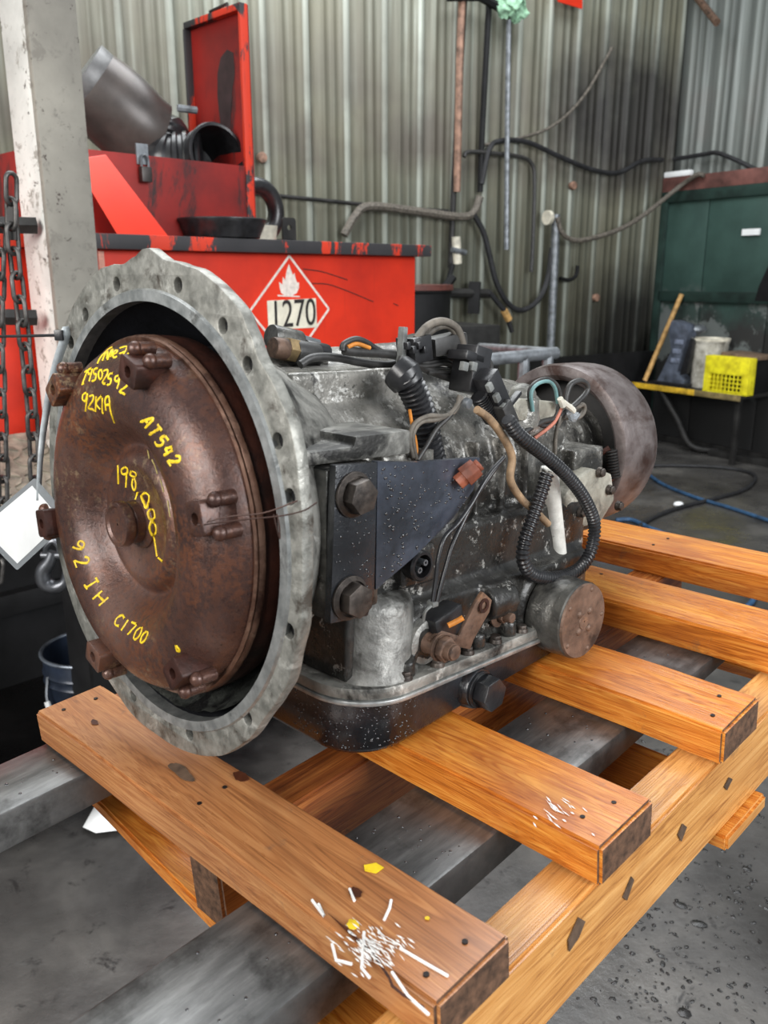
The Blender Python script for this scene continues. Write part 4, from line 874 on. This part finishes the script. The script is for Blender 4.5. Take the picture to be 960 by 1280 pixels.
# ---- wiring
def conduit(name, pix, y, r, parent=tr, mat=BLACKPL, pitch=.0042):
    pts = resample(catmull([tl(p[0], p[1], p[2] if len(p) > 2 else y) for p in pix], 14), pitch/6); rs = [r*(.84, .84, .96, 1.05, 1.05, .96)[i % 6] for i in range(len(pts))]
    return G().tube(pts, rs, 14).build(name, mat, parent, 0, 30)
def wire(pix, y, r, mat=CABLE, name='wire'):
    return G().tube(catmull([tl(p[0], p[1], p[2] if len(p) > 2 else y) for p in pix], 7), r, 8).build(name, mat, tr, 0, 80)
conduit('corrugated_conduit', [(503, 466), (512, 480), (524, 506), (532, 536), (537, 560), (541, 576)], -.115, .0135, pitch=.0056)
G().tube([tl(496, 462, -.105), tl(505, 470, -.112), tl(511, 480, -.115)], [.0165, .0180, .0160], 16).build('conduit_collar', BLACKPL, tr, 0, 30)
conduit('corrugated_conduit', [(634, 524), (650, 545), (684, 572), (712, 598), (732, 626), (743, 656), (738, 690), (722, 712), (694, 722), (666, 718), (654, 700), (656, 676), (665, 650), (676, 618), (684, 592)], -.162, .0073, pitch=.0048)
wire([(630, 572), (612, 592), (594, 622), (580, 650), (566, 680), (558, 706), (550, 735), (546, 752)], -.186, .0022, BLACKPL)
wire([(626, 576), (606, 604), (588, 632), (572, 655), (556, 672), (548, 698), (545, 725), (541, 752)], -.186, .0022, BLACKPL)
wire([(596, 512), (612, 524), (630, 548), (640, 572), (638, 600), (652, 624), (670, 640), (685, 655)], -.152, .0042, TANW, 'bent_tan_tube')
# loop of tied cable running along the top
wire([(430, 438), (448, 440), (490, 443), (504, 450), (530, 460), (556, 470), (585, 478), (604, 476), (612, 462), (608, 450), (596, 446)], -.075, .0045, CABLE)
wire([(505, 446), (478, 440), (458, 428), (444, 424), (430, 430), (428, 438)], -.075, .003, CABLE)
wire([(434, 434), (446, 430), (462, 435)], -.077, .0022, ORANGEW)
wire([(375, 456), (392, 447), (420, 447), (450, 453), (480, 456), (494, 454)], -.06, .004, CABLE)
wire([(520, 424), (534, 408), (548, 402), (562, 404), (572, 412), (578, 428), (580, 442)], -.085, .0042, CABLE_G)
wire([(528, 424), (542, 412), (556, 407), (566, 412), (574, 426), (577, 440)], -.082, .0036, CABLE_G)
for k, dv in enumerate((0, 4, 8)):
    wire([(505, 449+dv*.3), (530, 450+dv), (556, 447+dv), (568, 454+dv), (560, 461+dv*.5), (535, 458+dv)], -.07-.004*k, .0022, CABLE)
G().box(tl(502, 438, -.082), (.006, .008, .045), Matrix.Rotation(rad(4), 3, 'Y')).build('cable_tie', CONNG, tr, .001)
G().tube(catmull([tl(502, 446, -.085), tl(499, 456, -.085), tl(504, 461, -.085), tl(508, 452, -.08)], 4), .003, 6).build('cable_tie', CABLE, tr)
# connector blocks
RY = lambda a: Matrix.Rotation(rad(a), 3, 'Y')
def block(name, u, v, y, size, ang, mat=BLACKPL, bev=.002): return G().box(tl(u, v, y), size, RY(ang)).build(name, mat, tr, bev)
block('taped_connector', 556, 430, -.075, (.052, .022, .020), -8, CABLE, .005)
cA = block('harness_connector', 518, 436, -.078, (.026, .026, .026), -10, BLACKPL)
for k in range(4): G().box(tl(509+k*7, 432+(k % 2)*5, -.094), (.005, .006, .007), RY(-10)).build('connector_rib', BLACKPL, cA, .001)
cB = block('harness_connector', 588, 462, -.098, (.026, .03, .048), 12)
for k in range(2): G().box(tl(580+k*11, 458, -.116), (.008, .006, .009), RY(12)).build('connector_latch', CONNG, cB, .001)
G().box(tl(583, 446, -.1), (.03, .026, .010), RY(12)).build('connector_collar', BLACKPL, cB, .002)
G().box(tl(590, 484, -.10), (.022, .024, .014), RY(14)).build('connector_collar', BLACKPL, cB, .002)
G().cyl(tl(581, 503, -.112), tl(587, 505, -.118), .0055, None, 12).build('connector_bolt', GALV, cB, .0008)
conduit('corrugated_conduit', [(598, 494), (606, 508), (616, 524)], -.118, .009, pitch=.003)
cC = block('harness_connector', 618, 496, -.122, (.020, .022, .060), -36, BLACKPL)
block('harness_connector', 630, 518, -.130, (.016, .02, .030), -36, CABLE)
for k in range(3): G().box(tl(612+k*9, 484+k*13, -.136), (.007, .005, .009), RY(-36)).build('connector_latch', CONNG, cC, .001)
G().box(tl(641, 500, -.115), (.004, .008, .026), RY(52)).build('cable_tie', BLACKPL, tr, .0008)
# looped bundle before the drum
wire([(664, 512), (662, 490), (670, 478), (684, 474), (696, 482), (700, 500), (694, 520), (684, 532), (670, 528), (664, 512)], -.10, .0028, CABLE)
wire([(666, 514), (664, 492), (672, 480), (686, 477), (694, 486), (697, 504)], -.104, .0022, plain('teal_wire', (104, 140, 140), .5))
wire([(655, 540), (676, 528), (696, 522), (716, 508), (732, 492), (734, 482), (726, 476), (714, 480), (708, 494), (706, 510)], -.10, .0035, CABLE)
wire([(660, 545), (690, 530), (712, 515), (728, 506), (730, 514), (722, 522), (706, 522), (698, 530), (692, 548), (690, 570)], -.098, .003, CABLE_G)
wire([(668, 548), (684, 536), (694, 526), (702, 510), (706, 502)], -.103, .0022, plain('salmon_wire', (186, 116, 96), .5))
wire([(646, 540), (652, 556), (664, 564), (680, 560)], -.11, .0025, CABLE)
wire([(700, 520), (695, 545), (694, 568)], -.102, .0022, CABLE_G)
for a, b in (((700, 498), (704, 508)), ((703, 502), (716, 512)), ((712, 508), (717, 514))):
    G().tube([tl(*a, -.112), tl(*b, -.112)], .0036, 8).build('white_terminal', plain('white_nylon', (214, 210, 196), .5), tr)
G().tube(catmull([tl(712, 516, -.11), tl(716, 524, -.11), tl(722, 518, -.11)], 4), .004, 6).build('clear_sleeve', CLEAR, tr)
# thin wires round the conduit
for k, pix in enumerate(([(575, 494), (570, 512), (556, 520), (536, 520), (518, 530), (512, 550), (516, 572)], [(577, 496), (566, 514), (548, 524), (526, 528), (516, 545), (520, 574)], [(576, 500), (562, 520), (546, 536), (534, 556), (522, 575)])):
    wire(pix, -.132, .0024, (CABLE_G, CABLE_G, CABLE)[k])
wire([(512, 512), (515, 530), (520, 555), (521, 574)], -.128, .0016, ORANGEW)
# oil cooler fittings behind the flange
G().tube([T.hit(338, 420, 1, .02), T.hit(374, 428, 1, .02)], .012, 16).build('oil_line_fitting', ALU_DARK, tr, .002)
G().tube([T.hit(372, 427, 1, .02), T.hit(396, 434, 1, .02)], .009, 6).build('fitting_nut', GALV, tr, .001)
G().tube([T.hit(340, 434, 1, .0), T.hit(358, 437, 1, .0)], [.010, .011], 16).build('oil_line_fitting', RUSTB, tr, .002)
G().tube([T.hit(356, 436, 1, .0), T.hit(369, 439, 1, .0)], .0125, 6).build('brass_nut', BRASS, tr, .001)
G().tube([T.hit(366, 440, 1, .0), T.hit(395, 445, 1, .0)], .013, 14).build('rubber_boot', CABLE, tr, .002)
G().tube([T.hit(380, 436, 1, .01), T.hit(408, 442, 1, .01)], .010, 12).build('rubber_boot', BLACKPL, tr, .002)

# ================================================================== TAG CARD ON ITS STRAP
def tg(u, v, x): return T.hit(u, v, 0, x)
hg = thing('hang_tag', 'white laminated tag card hanging by a clear strap from the flange', 'tag')
def tw(u, v, x): return T.w(tg(u, v, x))
q = [tw(44, 596, -.012), tw(-62, 690, -.012), tw(22, 714, -.012), tw(64, 648, -.012)]
q = [tw(44, 597, -.03), tw(-30, 660, -.03), tw(22, 713, -.03), tw(90, 650, -.03)]
nv = (q[1]-q[0]).cross(q[2]-q[0]).normalized()
if nv.dot(CAM-q[0]) < 0: nv = -nv
def rnd_poly(q, r):
    out = []
    for i in range(4):
        a, b, c = q[i-1], q[i], q[(i+1) % 4]; out += [b+(a-b).normalized()*r, b+((a-b).normalized()+(c-b).normalized())*r*.3, b+(c-b).normalized()*r]
    return out
lam = G().prism(rnd_poly(q, .004), nv*.0006).build('laminate', CLEAR, hg)
cen = sum(q, V((0, 0, 0)))/4; q2 = [cen+(p-cen)*.84 for p in q]
G().prism([p+nv*.0008 for p in q2], nv*.0003).build('card', PAPER, hg)
strap = [(82, 408, -.004), (80, 425, -.006), (72, 450, -.010), (62, 490, -.016), (54, 540, -.022), (50, 580, -.028), (48, 625, -.031)]
pts = catmull([tw(*p) for p in strap], 6); wd = []
g = G(); vs = []
for i, p in enumerate(pts):
    t = i/(len(pts)-1); h = .0055*(1-t)+.0022*t
    if t < .12: h = .003+.02*t
    d = V((.5, .3, .05)).normalized(); vs += [p-d*h, p+d*h]
g.add(vs, [(2*i, 2*i+1, 2*i+3, 2*i+2) for i in range(len(pts)-1)]); o = g.build('plastic_strap', plain('clear_strap', (168, 176, 180), .3, 0, .6, .2, 60), hg); m_ = o.modifiers.new('t', 'SOLIDIFY'); m_.thickness = .0006
zt_ = thing('cable_tie', 'black cable tie through the flange hole, its tail pointing away from the column', 'cable tie')
G().tube([tw(-20, 421, -.03), tw(30, 420, -.03), tw(70, 419, -.012)], .0016, 6).build('tie_tail', BLACKPL, zt_)
G().box(tw(74, 419, -.01), (.008, .006, .010)).build('tie_head', BLACKPL, zt_, .001)
G().tube(catmull([tw(74, 419, -.01), tw(80, 424, -.004), tw(86, 429, .0)], 5), .0016, 6).build('tie_loop', BLACKPL, zt_)

# ================================================================== THINGS ON THE BACK WALL
wall_tube('rusty_pipe', [(578, -10), (575, 60), (573, 150), (571, 240)], .028, COPPER, 'rusty tan vertical pipe on the wall', 'pipe', .09)
wall_tube('steel_pipe', [(581, -10), (577, 60), (570, 180), (566, 262), (563, 335)], .022, DARKST, 'dark thin vertical pipe ending in a valve on the wall', 'pipe', .06)
wall_tube('steel_conduit', [(612, -10), (606, 100), (602, 180), (600, 240)], .022, BLACKST, 'black vertical conduit between the rusty pipe and the bare steel rod', 'conduit', .06)
wall_tube('steel_rod', [(636, 25), (634, 170), (633, 312)], .02, GALV, 'bare steel rod hanging vertically on the wall', 'rod', .12)
wall_tube('air_hose', [(600, 246), (592, 266), (574, 271), (520, 264), (462, 258), (444, 270), (430, 294)], .03, CABLE_G, 'thick grey hose running along the wall behind the red tank', 'hose', .09)
wall_tube('air_hose', [(592, 268), (604, 290), (612, 320), (620, 352), (634, 378), (652, 388), (672, 376), (684, 350), (690, 310)], .022, HOSEB, 'black hose drooping in a loop to the steel post', 'hose', .1)
wall_tube('steel_pipe', [(318, 242), (400, 250), (480, 258), (560, 264)], .013, DARKST, 'thin horizontal pipe on the wall above the red tank', 'pipe', .05)
wall_tube('cable', [(580, 196), (586, 190), (620, 192), (650, 196), (664, 204), (668, 225), (666, 300), (664, 340)], .016, CABLE, 'dark cable bent down the wall beside the steel rod', 'cable', .07)
wall_tube('cable', [(602, 230), (612, 186), (628, 176), (660, 178), (700, 196), (740, 212), (772, 216), (800, 202)], .02, HOSEB, 'long black cable sagging across the wall below the soot stain', 'cable', .08)
wall_tube('cable', [(600, 182), (640, 175), (690, 158), (730, 120), (765, 60)], .012, CABLE_G, 'thin grey cable rising diagonally over the soot stain', 'cable', .06)
wall_tube('steel_post', [(695, 268), (693, 330), (688, 440)], .034, GALV, 'upright grey steel post standing against the wall', 'post', .12, 10)
pts = [wallp(u, v, .16) for u, v in ((697, 272), (702, 290), (716, 300), (740, 298), (776, 286), (806, 268))]+[B.hit(u, v, 0, x) for u, v, x in ((846, 236, -.17), (870, 219, -.15), (880, 219, -.14))]
o = G().tube(catmull(pts, 5), .02, 8).build('air_hose', CABLE_G); o.matrix_world = B.M; tag(o, 'tan hose slung from the post up to the green booth', 'hose')
o = wall_tube('pipe_flange', [(683, 272), (687, 272)], .055, CREAM, 'round cream wheel at the top of the steel post', 'wheel', .14, 20, False)
vv = thing('shutoff_valve', 'small white and steel valve at the foot of the thin wall pipe', 'valve', B.M)
G().tube([wallp(570, 296, .1), wallp(572, 330, .1)], .035, 10).build('valve_body', CREAM, vv, .005); G().tube([wallp(565, 312, .13), wallp(582, 316, .13)], .022, 8).build('valve_handle', GALV, vv, .003); G().tube([wallp(566, 330, .1), wallp(560, 352, .1)], .02, 8).build('outlet', BLACKST, vv)
rk = thing('wall_rack', 'dark steel bar bracket on the wall with a hose nozzle hanging from it', 'rack', B.M)
G().tube([wallp(548, 366, .12), wallp(612, 367, .12)], .035, 8).build('rack_bar', DARKST, rk); G().tube([wallp(594, 352, .12), wallp(592, 392, .12)], .06, 4).build('rack_plate', BLACKST, rk)
G().tube([wallp(612, 366, .15), wallp(632, 390, .15), wallp(640, 415, .15)], .02, 8).build('nozzle_hose', HOSEB, rk); G().tube([wallp(630, 388, .15), wallp(636, 400, .15)], .03, 8).build('nozzle_grip', WOODH, rk)
G().tube([wallp(556, 360, .14), wallp(566, 346, .14)], .035, 8).build('clamp', BLACKST, rk)
wall_tube('cable_hook', [(700, 348), (712, 350), (720, 344), (722, 332)], .016, BLACKST, 'small black hook on the wall beside the grey post', 'hook', .08)
o = G().tube([B.hit(866, -10, 0, -.06), B.hit(896, 28, 0, -.30)], .03, 10).build('pipe_stub', RUSTB); o.matrix_world = B.M; tag(o, 'rusty pipe stub sticking from the side wall', 'pipe')
q = [wallp(698, -20, .1), wallp(698, 2, .1), wallp(728, 11, .1), wallp(728, -20, .1)]; o = G().prism(q, (0, .01, 0)).build('warning_sign', RED); o.matrix_world = B.M; tag(o, 'bottom edge of a small red sign high on the wall', 'sign')
o = G(); c_ = wallp(640, 4, .14); g = G()
g.ball(c_, (.13, .06, .10), 40, 26)
for v in g.v: v += mnoise.noise_vector(v*16)*.06+mnoise.noise_vector(v*45)*.02
o = g.build('green_rag', plain('pale_green_cloth', (150, 190, 160), .8, 0, .2, .3, 30)); o.matrix_world = B.M; tag(o, 'pale green rag bundled on the shelf bracket above the rod', 'rag')
wall_tube('wall_bracket', [(560, -4), (600, -4), (640, 18)], .03, BLACKST, 'dark bracket arm at the top of the wall pipes', 'bracket', .12, 6, False)
for i, (u, v, lab) in enumerate(((328, 197, 'small brass knob on the wall beside the open hopper lid'), (717, 232, 'small rusty fitting on the wall under the drooping black cable'), (746, 372, 'small dark fitting low on the sooty wall near the corner'))):
    c_ = wallp(u, v, .06); o = G().lathe(c_, (0, -1, 0), [(-.03, .03), (0, .035), (.01, .03), (.012, .001)], 18, False).build('wall_fitting', COPPER); o.matrix_world = B.M; tag(o, lab, 'fitting')
# metal rail frame and black drums right of the tank
rf = thing('rail_frame', 'bare steel tube frame standing behind the transmission', 'frame', B.M)
def rfp(u, v, y): return B.hit(u, v, 1, y)
yA = -3.2
G().tube([rfp(585, 452, yA), rfp(695, 441, yA)], .022, 10).build('rail', GALV, rf); G().tube([rfp(695, 441, yA), rfp(600, 434, yA+.5)], .018, 10).build('rail', GALV, rf)
a_ = rfp(685, 442, yA); G().tube([a_, V((a_.x, a_.y, 0))], .02, 8).build('leg', GALV, rf); a_ = rfp(655, 445, yA); G().tube([a_, V((a_.x, a_.y, 0))], .02, 8).build('leg', GALV, rf)
a_ = rfp(600, 436, yA+.5); G().tube([a_, V((a_.x, a_.y, 0))], .02, 8).build('leg', GALV, rf)
d_ = rfp(545, 395, -1.2); bd = thing('oil_drum', 'black oil drum with a rusty lid behind the red tank', 'drum', B.M @ Matrix.Translation((d_.x-.25, -1.2, 0)))
zt2 = rfp(545, 362, -1.2).z; G().lathe((0, 0, 0), (0, 0, 1), [(0, .27), (.02, .29), (zt2*.33, .285), (zt2*.345, .3), (zt2*.36, .285), (zt2*.66, .285), (zt2*.675, .3), (zt2*.69, .285), (zt2-.02, .285), (zt2-.01, .295), (zt2, .29)], 48).build('drum_shell', BLACKST, bd, 0, 30)
G().lathe((0, 0, zt2), (0, 0, 1), [(0, .30), (.03, .30), (.03, .28), (.02, .01)], 48, False).build('drum_lid', plain('rusty_lid', (96, 52, 44), .6), bd, 0, 30)
d_ = rfp(585, 405, -.8); bx_ = G().bb((d_.x-.3, -1.0, 0), (d_.x+.12, -.5, d_.z)).build('steel_box', DARKST, None, .01); bx_.matrix_world = B.M; tag(bx_, 'dark steel box standing beside the black drum', 'box')

# ================================================================== GREEN BOOTH AND SHELF
bt = thing('spray_booth', 'sooty dark green steel booth front with panelled doors', 'booth', B.M)
XF = -.10
def onR(u, v, x=XF): return B.hit(u, v, 0, x)
for y0, y1 in ((-.06, -.49), (-.50, -1.15), (-1.16, -1.85), (-1.86, -2.6)):
    G().bb((XF+.02, y1, .0), (XF+.04, y0, 1.30)).build('lower_panel', GREEN, bt, .002); G().bb((XF+.02, y1, 1.34), (XF+.04, y0, 2.14)).build('upper_panel', GREEN, bt, .002)
G().bb((XF-.01, -2.65, 1.28), (XF+.02, -.05, 1.37)).build('mid_rail', GREENF, bt, .003)
G().bb((XF-.01, -.07, 0), (XF+.05, .0, 2.20)).build('corner_post', GREENF, bt, .003)
G().bb((XF-.01, -2.65, 2.13), (XF+.05, 0, 2.22)).build('top_rail', GREENF, bt, .003)
G().bb((XF-.01, -2.65, 2.22), (XF+.05, 0, 2.34)).build('header', HEADER, bt, .003)
G().bb((XF-.03, -2.65, 0), (XF+.05, 0, .06)).build('sill', DARKST, bt, .003)
zz = onR(938, 290); G().bb((XF-.0, zz.y-.08, zz.z-.025), (XF+.018, zz.y+.08, zz.z+.025)).build('paper_label', PAPER, bt)
zz = onR(818, 236); G().bb((XF-.013, zz.y-.03, zz.z-.06), (XF-.009, zz.y+.03, zz.z+.06)).build('green_sticker', plain('bright_green', (60, 190, 140), .5), bt)
zz = onR(835, 217); o = G().box((XF+.02, zz.y-.1, 2.365), (.06, .28, .05)).build('white_parcel', PAPER, None, .015); o.matrix_world = B.M; tag(o, 'crumpled white packet lying on top of the green booth', 'packet')
sh = thing('wall_shelf', 'grimy steel shelf with a yellow front edge on the green booth', 'shelf', B.M)
XS = -.52; ZS = .575
G().bb((XS, -1.30, ZS-.03), (XF-.012, -.19, ZS)).build('shelf_board', DARKST, sh, .002)
G().bb((XS-.006, -.86, ZS-.045), (XS, -.18, ZS+.002)).build('front_edge', plain('worn_yellow_paint', (196, 158, 44), .6, 0, .4, .4, 14), sh, .001); G().bb((XS-.006, -1.30, ZS-.045), (XS, -.86, ZS+.002)).build('front_edge', plain('grimy_yellow_paint', (120, 106, 70), .6, 0, .4, .5, 14), sh, .001)
lpnt = [B.hit(828, 488, 0, XS+.06), B.hit(842, 520, 0, XS+.10), B.hit(858, 549, 0, XS+.16)]
fe = [V((XS+.05, -.45, ZS-.03)), V((XS+.12, -.60, .30)), V((XS+.2, -.72, .06)), V((XS+.28, -.95, .03))]
G().tube(catmull(fe, 6), .028, 10).build('bent_leg', DARKST, sh); G().bb((XS+.2, -1.9, 0), (XS+.28, -.9, .05)).build('base_angle', DARKST, sh, .003)
G().bb((XS+.02, -1.28, 0), (XS+.06, -1.24, ZS-.03)).build('leg', DARKST, sh, .002)
def onS(u, v, x): return B.hit(u, v, 0, x)
a_ = onS(806, 475, -.44); b_ = onS(852, 368, -.15); a_.z = ZS+.013; o = G().tube([a_, b_], .022, 10).build('broom_handle', WOODH); o.matrix_world = B.M; tag(o, 'pale wooden handle leaning on the green booth from the shelf', 'handle')
a_ = onS(884, 470, -.265); bk = thing('plastic_bucket', 'dirty white plastic bucket on the shelf beside the yellow crate', 'bucket', B.M @ Matrix.Translation((a_.x, a_.y, ZS)))
G().lathe((0, 0, 0), (0, 0, 1), [(0, .125), (.003, .13), (.38, .15), (.38, .155), (.395, .155), (.395, .158), (.41, .158), (.41, .150), (.02, .12), (.02, .001)], 40, False).build('bucket_body', grimy('dirty_white_plastic', (150, 146, 134), (196, 192, 180), (90, 84, 72), (214, 212, 204), 6, (.5, .65), (.55, .65), (.5, .7), 0, .001, 40), bk, 0, 30)
G().lathe((0, 0, .41), (0, 0, 1), [(-.015, .16), (.006, .16), (.006, .15), (-.01, .14)], 40, False).build('bucket_rim', CREAM, bk)
a_ = onS(872, 412, -.27); o = thing('paint_scoop', 'grimy scoop resting over the bucket rim', 'scoop', B.M)
G().ball(a_, (.09, .07, .045), 14, 8).build('scoop_bowl', GALV, o); G().tube([a_+V((.02, .05, -.01)), a_+V((.07, .10, -.01)), a_+V((.10, .16, -.02))], .015, 8).build('scoop_handle', DARKST, o)
# boot-like grey sprayer standing on the shelf
a_ = onS(840, 474, -.40); o = thing('spray_canister', 'grey-blue angular hand sprayer standing on the shelf by the wooden handle', 'sprayer', B.M @ Matrix.Translation((a_.x, a_.y, ZS)))
SPM = plain('grey_blue_plastic', (78, 84, 96), .5, 0, .4, .35, 12)
G().prism([(-.05, .14, .0), (-.05, -.16, .0), (-.05, -.16, .06), (-.05, -.08, .12), (-.05, -.16, .44), (-.05, -.13, .53), (-.05, .02, .56), (-.05, .05, .48), (-.05, .0, .3), (-.05, .08, .12)], (.12, 0, 0)).build('sprayer_body', SPM, o, .012)
G().prism([(-.06, -.12, .1), (-.06, -.19, .12), (-.06, -.23, .4), (-.06, -.2, .42)], (.04, 0, 0)).build('sprayer_handle', BLACKPL, o, .006); G().bb((-.07, -.2, 0), (.09, .16, .03)).build('foot', BLACKPL, o, .006)
for k in range(3): G().bb((-.056, -.1-.012*k, .2+.08*k), (-.049, -.01-.012*k, .24+.08*k)).build('grip_panel', plain('pale_blue_grip', (120, 128, 146), .5), o, .002)
# yellow crate with a grid front
a_ = onS(878, 486, XS+.02); b_ = onS(934, 486, XS+.02); y0, y1 = a_.y, b_.y; hz_ = onS(906, 446, XS+.02).z-ZS
cr = thing('plastic_crate', 'bright yellow plastic crate with a grid opening on the shelf', 'crate', B.M @ Matrix.Translation((XS+.02, (y0+y1)/2, ZS)))
hw_ = (y0-y1)/2; dp_ = .09
G().bb((0, -hw_, hz_*.52), (.012, hw_, hz_)).build('front_panel', YELLOWPL, cr, .004)
for s_ in (-1, 1): G().bb((0, s_*hw_-.05*(s_ > 0), 0), (.014, s_*hw_+.05*(s_ < 0), hz_*.52)).build('front_post', YELLOWPL, cr, .003); G().bb((0.012, s_*hw_-.008*(s_ > 0), 0), (dp_, s_*hw_+.008*(s_ < 0), hz_)).build('side_panel', YELLOWPL, cr, .002)
G().bb((dp_-.01, -hw_, 0), (dp_, hw_, hz_)).build('back_panel', YELLOWPL, cr, .002); G().bb((0, -hw_, 0), (dp_, hw_, .008)).build('base_panel', YELLOWPL, cr)
for k in range(9):
    y = -hw_+.06+k*(2*hw_-.12)/8; G().bb((.003, y-.004, .01), (.011, y+.004, hz_*.53)).build('grid_bar', YELLOWPL, cr)
for k in range(5): z = .02+k*hz_*.115; G().bb((.004, -hw_+.05, z-.004), (.010, hw_-.05, z+.004)).build('grid_bar', YELLOWPL, cr)
a_ = onS(942, 470, -.34); o = G().bb((-.42, -1.29, ZS), (-.15, -1.04, ZS+.28)).build('battery_case', BLACKST, None, .01); o.matrix_world = B.M; tag(o, 'black box at the end of the shelf behind the yellow crate', 'box')
o = G().box((-.28, -1.165, ZS+.30), (.26, .34, .03), Matrix.Rotation(rad(3), 3, 'X')).build('wood_scrap', plain('grey_wood', (112, 92, 74), .7), None, .004); o.matrix_world = B.M; tag(o, 'grey scrap board lying on the black box', 'board')
a_ = onR(978, 350, -.3); o = G().prism([(-.45, a_.y+.12, a_.z-.16), (-.45, a_.y-.5, a_.z-.16), (-.45, a_.y-.5, a_.z+.25), (-.45, a_.y-.02, a_.z+.25), (-.45, a_.y+.1, a_.z-.05)], (.33, 0, 0)).build('vent_hood', BLACKST, None, .006); o.matrix_world = B.M; tag(o, 'dark sheet-metal hood mounted on the green booth above the shelf', 'hood')
a_ = onR(800, 203, -.15)
wall_tube('cable', [(800, 202), (812, 200), (828, 200)], .02, HOSEB, 'short black cable end entering the wall corner', 'cable', .1)
pts = [B.hit(u, v, 0, -.085) for u, v in ((842, 199), (855, 197), (880, 193), (896, 191), (920, 200), (945, 212), (968, 222))]; o = G().tube(catmull(pts, 5), .018, 8).build('cable', HOSEB); o.matrix_world = B.M; tag(o, 'black cable running along the side wall above the green booth', 'cable')

# ================================================================== ON THE FLOOR
def fp(u, v, z=.012): d = ray(u, v); return CAM+d*((1.5-z)/-d.z)
def floor_hose(name, pix, r, mat, label):
    pts = catmull([fp(u, v, r+.001) for u, v in pix], 8); o = G().tube(pts, r, 8).build(name, mat); return tag(o, label, 'hose')
floor_hose('air_hose', [(808, 582), (850, 582), (900, 584), (935, 590), (944, 598), (930, 612), (890, 624), (850, 634), (810, 650), (790, 670), (780, 690)], .014, HOSEB, 'black hose lying in a wide loop on the floor')
floor_hose('air_hose', [(806, 590), (830, 606), (870, 622), (910, 634), (965, 652)], .013, HOSEBL, 'dark blue hose crossing the black hose on the floor')
floor_hose('air_hose', [(770, 650), (790, 650), (812, 660), (840, 670)], .014, HOSEBL, 'blue hose end on the floor behind the last deck board')
floor_hose('air_hose', [(745, 692), (790, 690), (830, 698), (880, 712), (925, 728), (942, 745), (930, 760), (900, 765), (862, 760)], .013, HOSEBL, 'blue hose curled on the floor under the pallet boards')
floor_hose('air_hose', [(745, 696), (800, 700), (850, 706), (900, 722), (965, 722)], .012, HOSEBL, 'thin blue hose running out past the curled hose')
a_ = fp(848, 632); o = G().ball((a_.x, a_.y, .02), (.035, .03, .02), 10, 6).build('paper_scrap', PAPER); tag(o, 'small white paper scrap beside the black hose', 'paper')
q = [fp(u, v, .004) for u, v in ((104, 1038), (120, 1010), (136, 1006), (152, 1016), (166, 1032), (148, 1044), (120, 1046))]; vs = [p+V((0, 0, .012*mnoise.noise(p*30)+.012)) for p in q]
cen = sum(vs, V((0, 0, 0)))/len(vs)+V((0, 0, .02)); g = G().add(vs+[cen], [(i, (i+1) % 7, 7) for i in range(7)]); o = g.build('crumpled_paper', PAPER, None, 0, 80); m_ = o.modifiers.new('t', 'SOLIDIFY'); m_.thickness = .002; tag(o, 'crumpled white paper on the floor beneath the pallet', 'paper')
DEB = plain('wet_black_debris', (34, 32, 31), .25, 0, .6, .4, 60, .002); g = G(); rr2 = random.Random(3)
for k in range(520):
    c = rr2.random()
    if c < .6: u, v = rr2.uniform(780, 960), rr2.uniform(1010, 1280)
    elif c < .8: u, v = rr2.uniform(700, 960), rr2.uniform(1060, 1280)
    else: u, v = rr2.uniform(780, 900), rr2.uniform(880, 960)
    p = fp(u, v, 0); s_ = rr2.uniform(.0015, .006)*(1 if rr2.random() < .94 else 2.2)
    g.ball((p.x, p.y, 0), (s_*rr2.uniform(.7, 2), s_*rr2.uniform(.6, 1.4), s_*rr2.uniform(.25, .6)), 7, 5, Matrix.Rotation(rr2.uniform(0, 3), 3, 'Z'))
for v in g.v: v += mnoise.noise_vector(v*160)*.003
o = g.build('wet_grit', DEB, None, 0, 60, kind='stuff'); o['label'] = 'scattered wet black grit on the concrete floor'; o['category'] = 'grit'
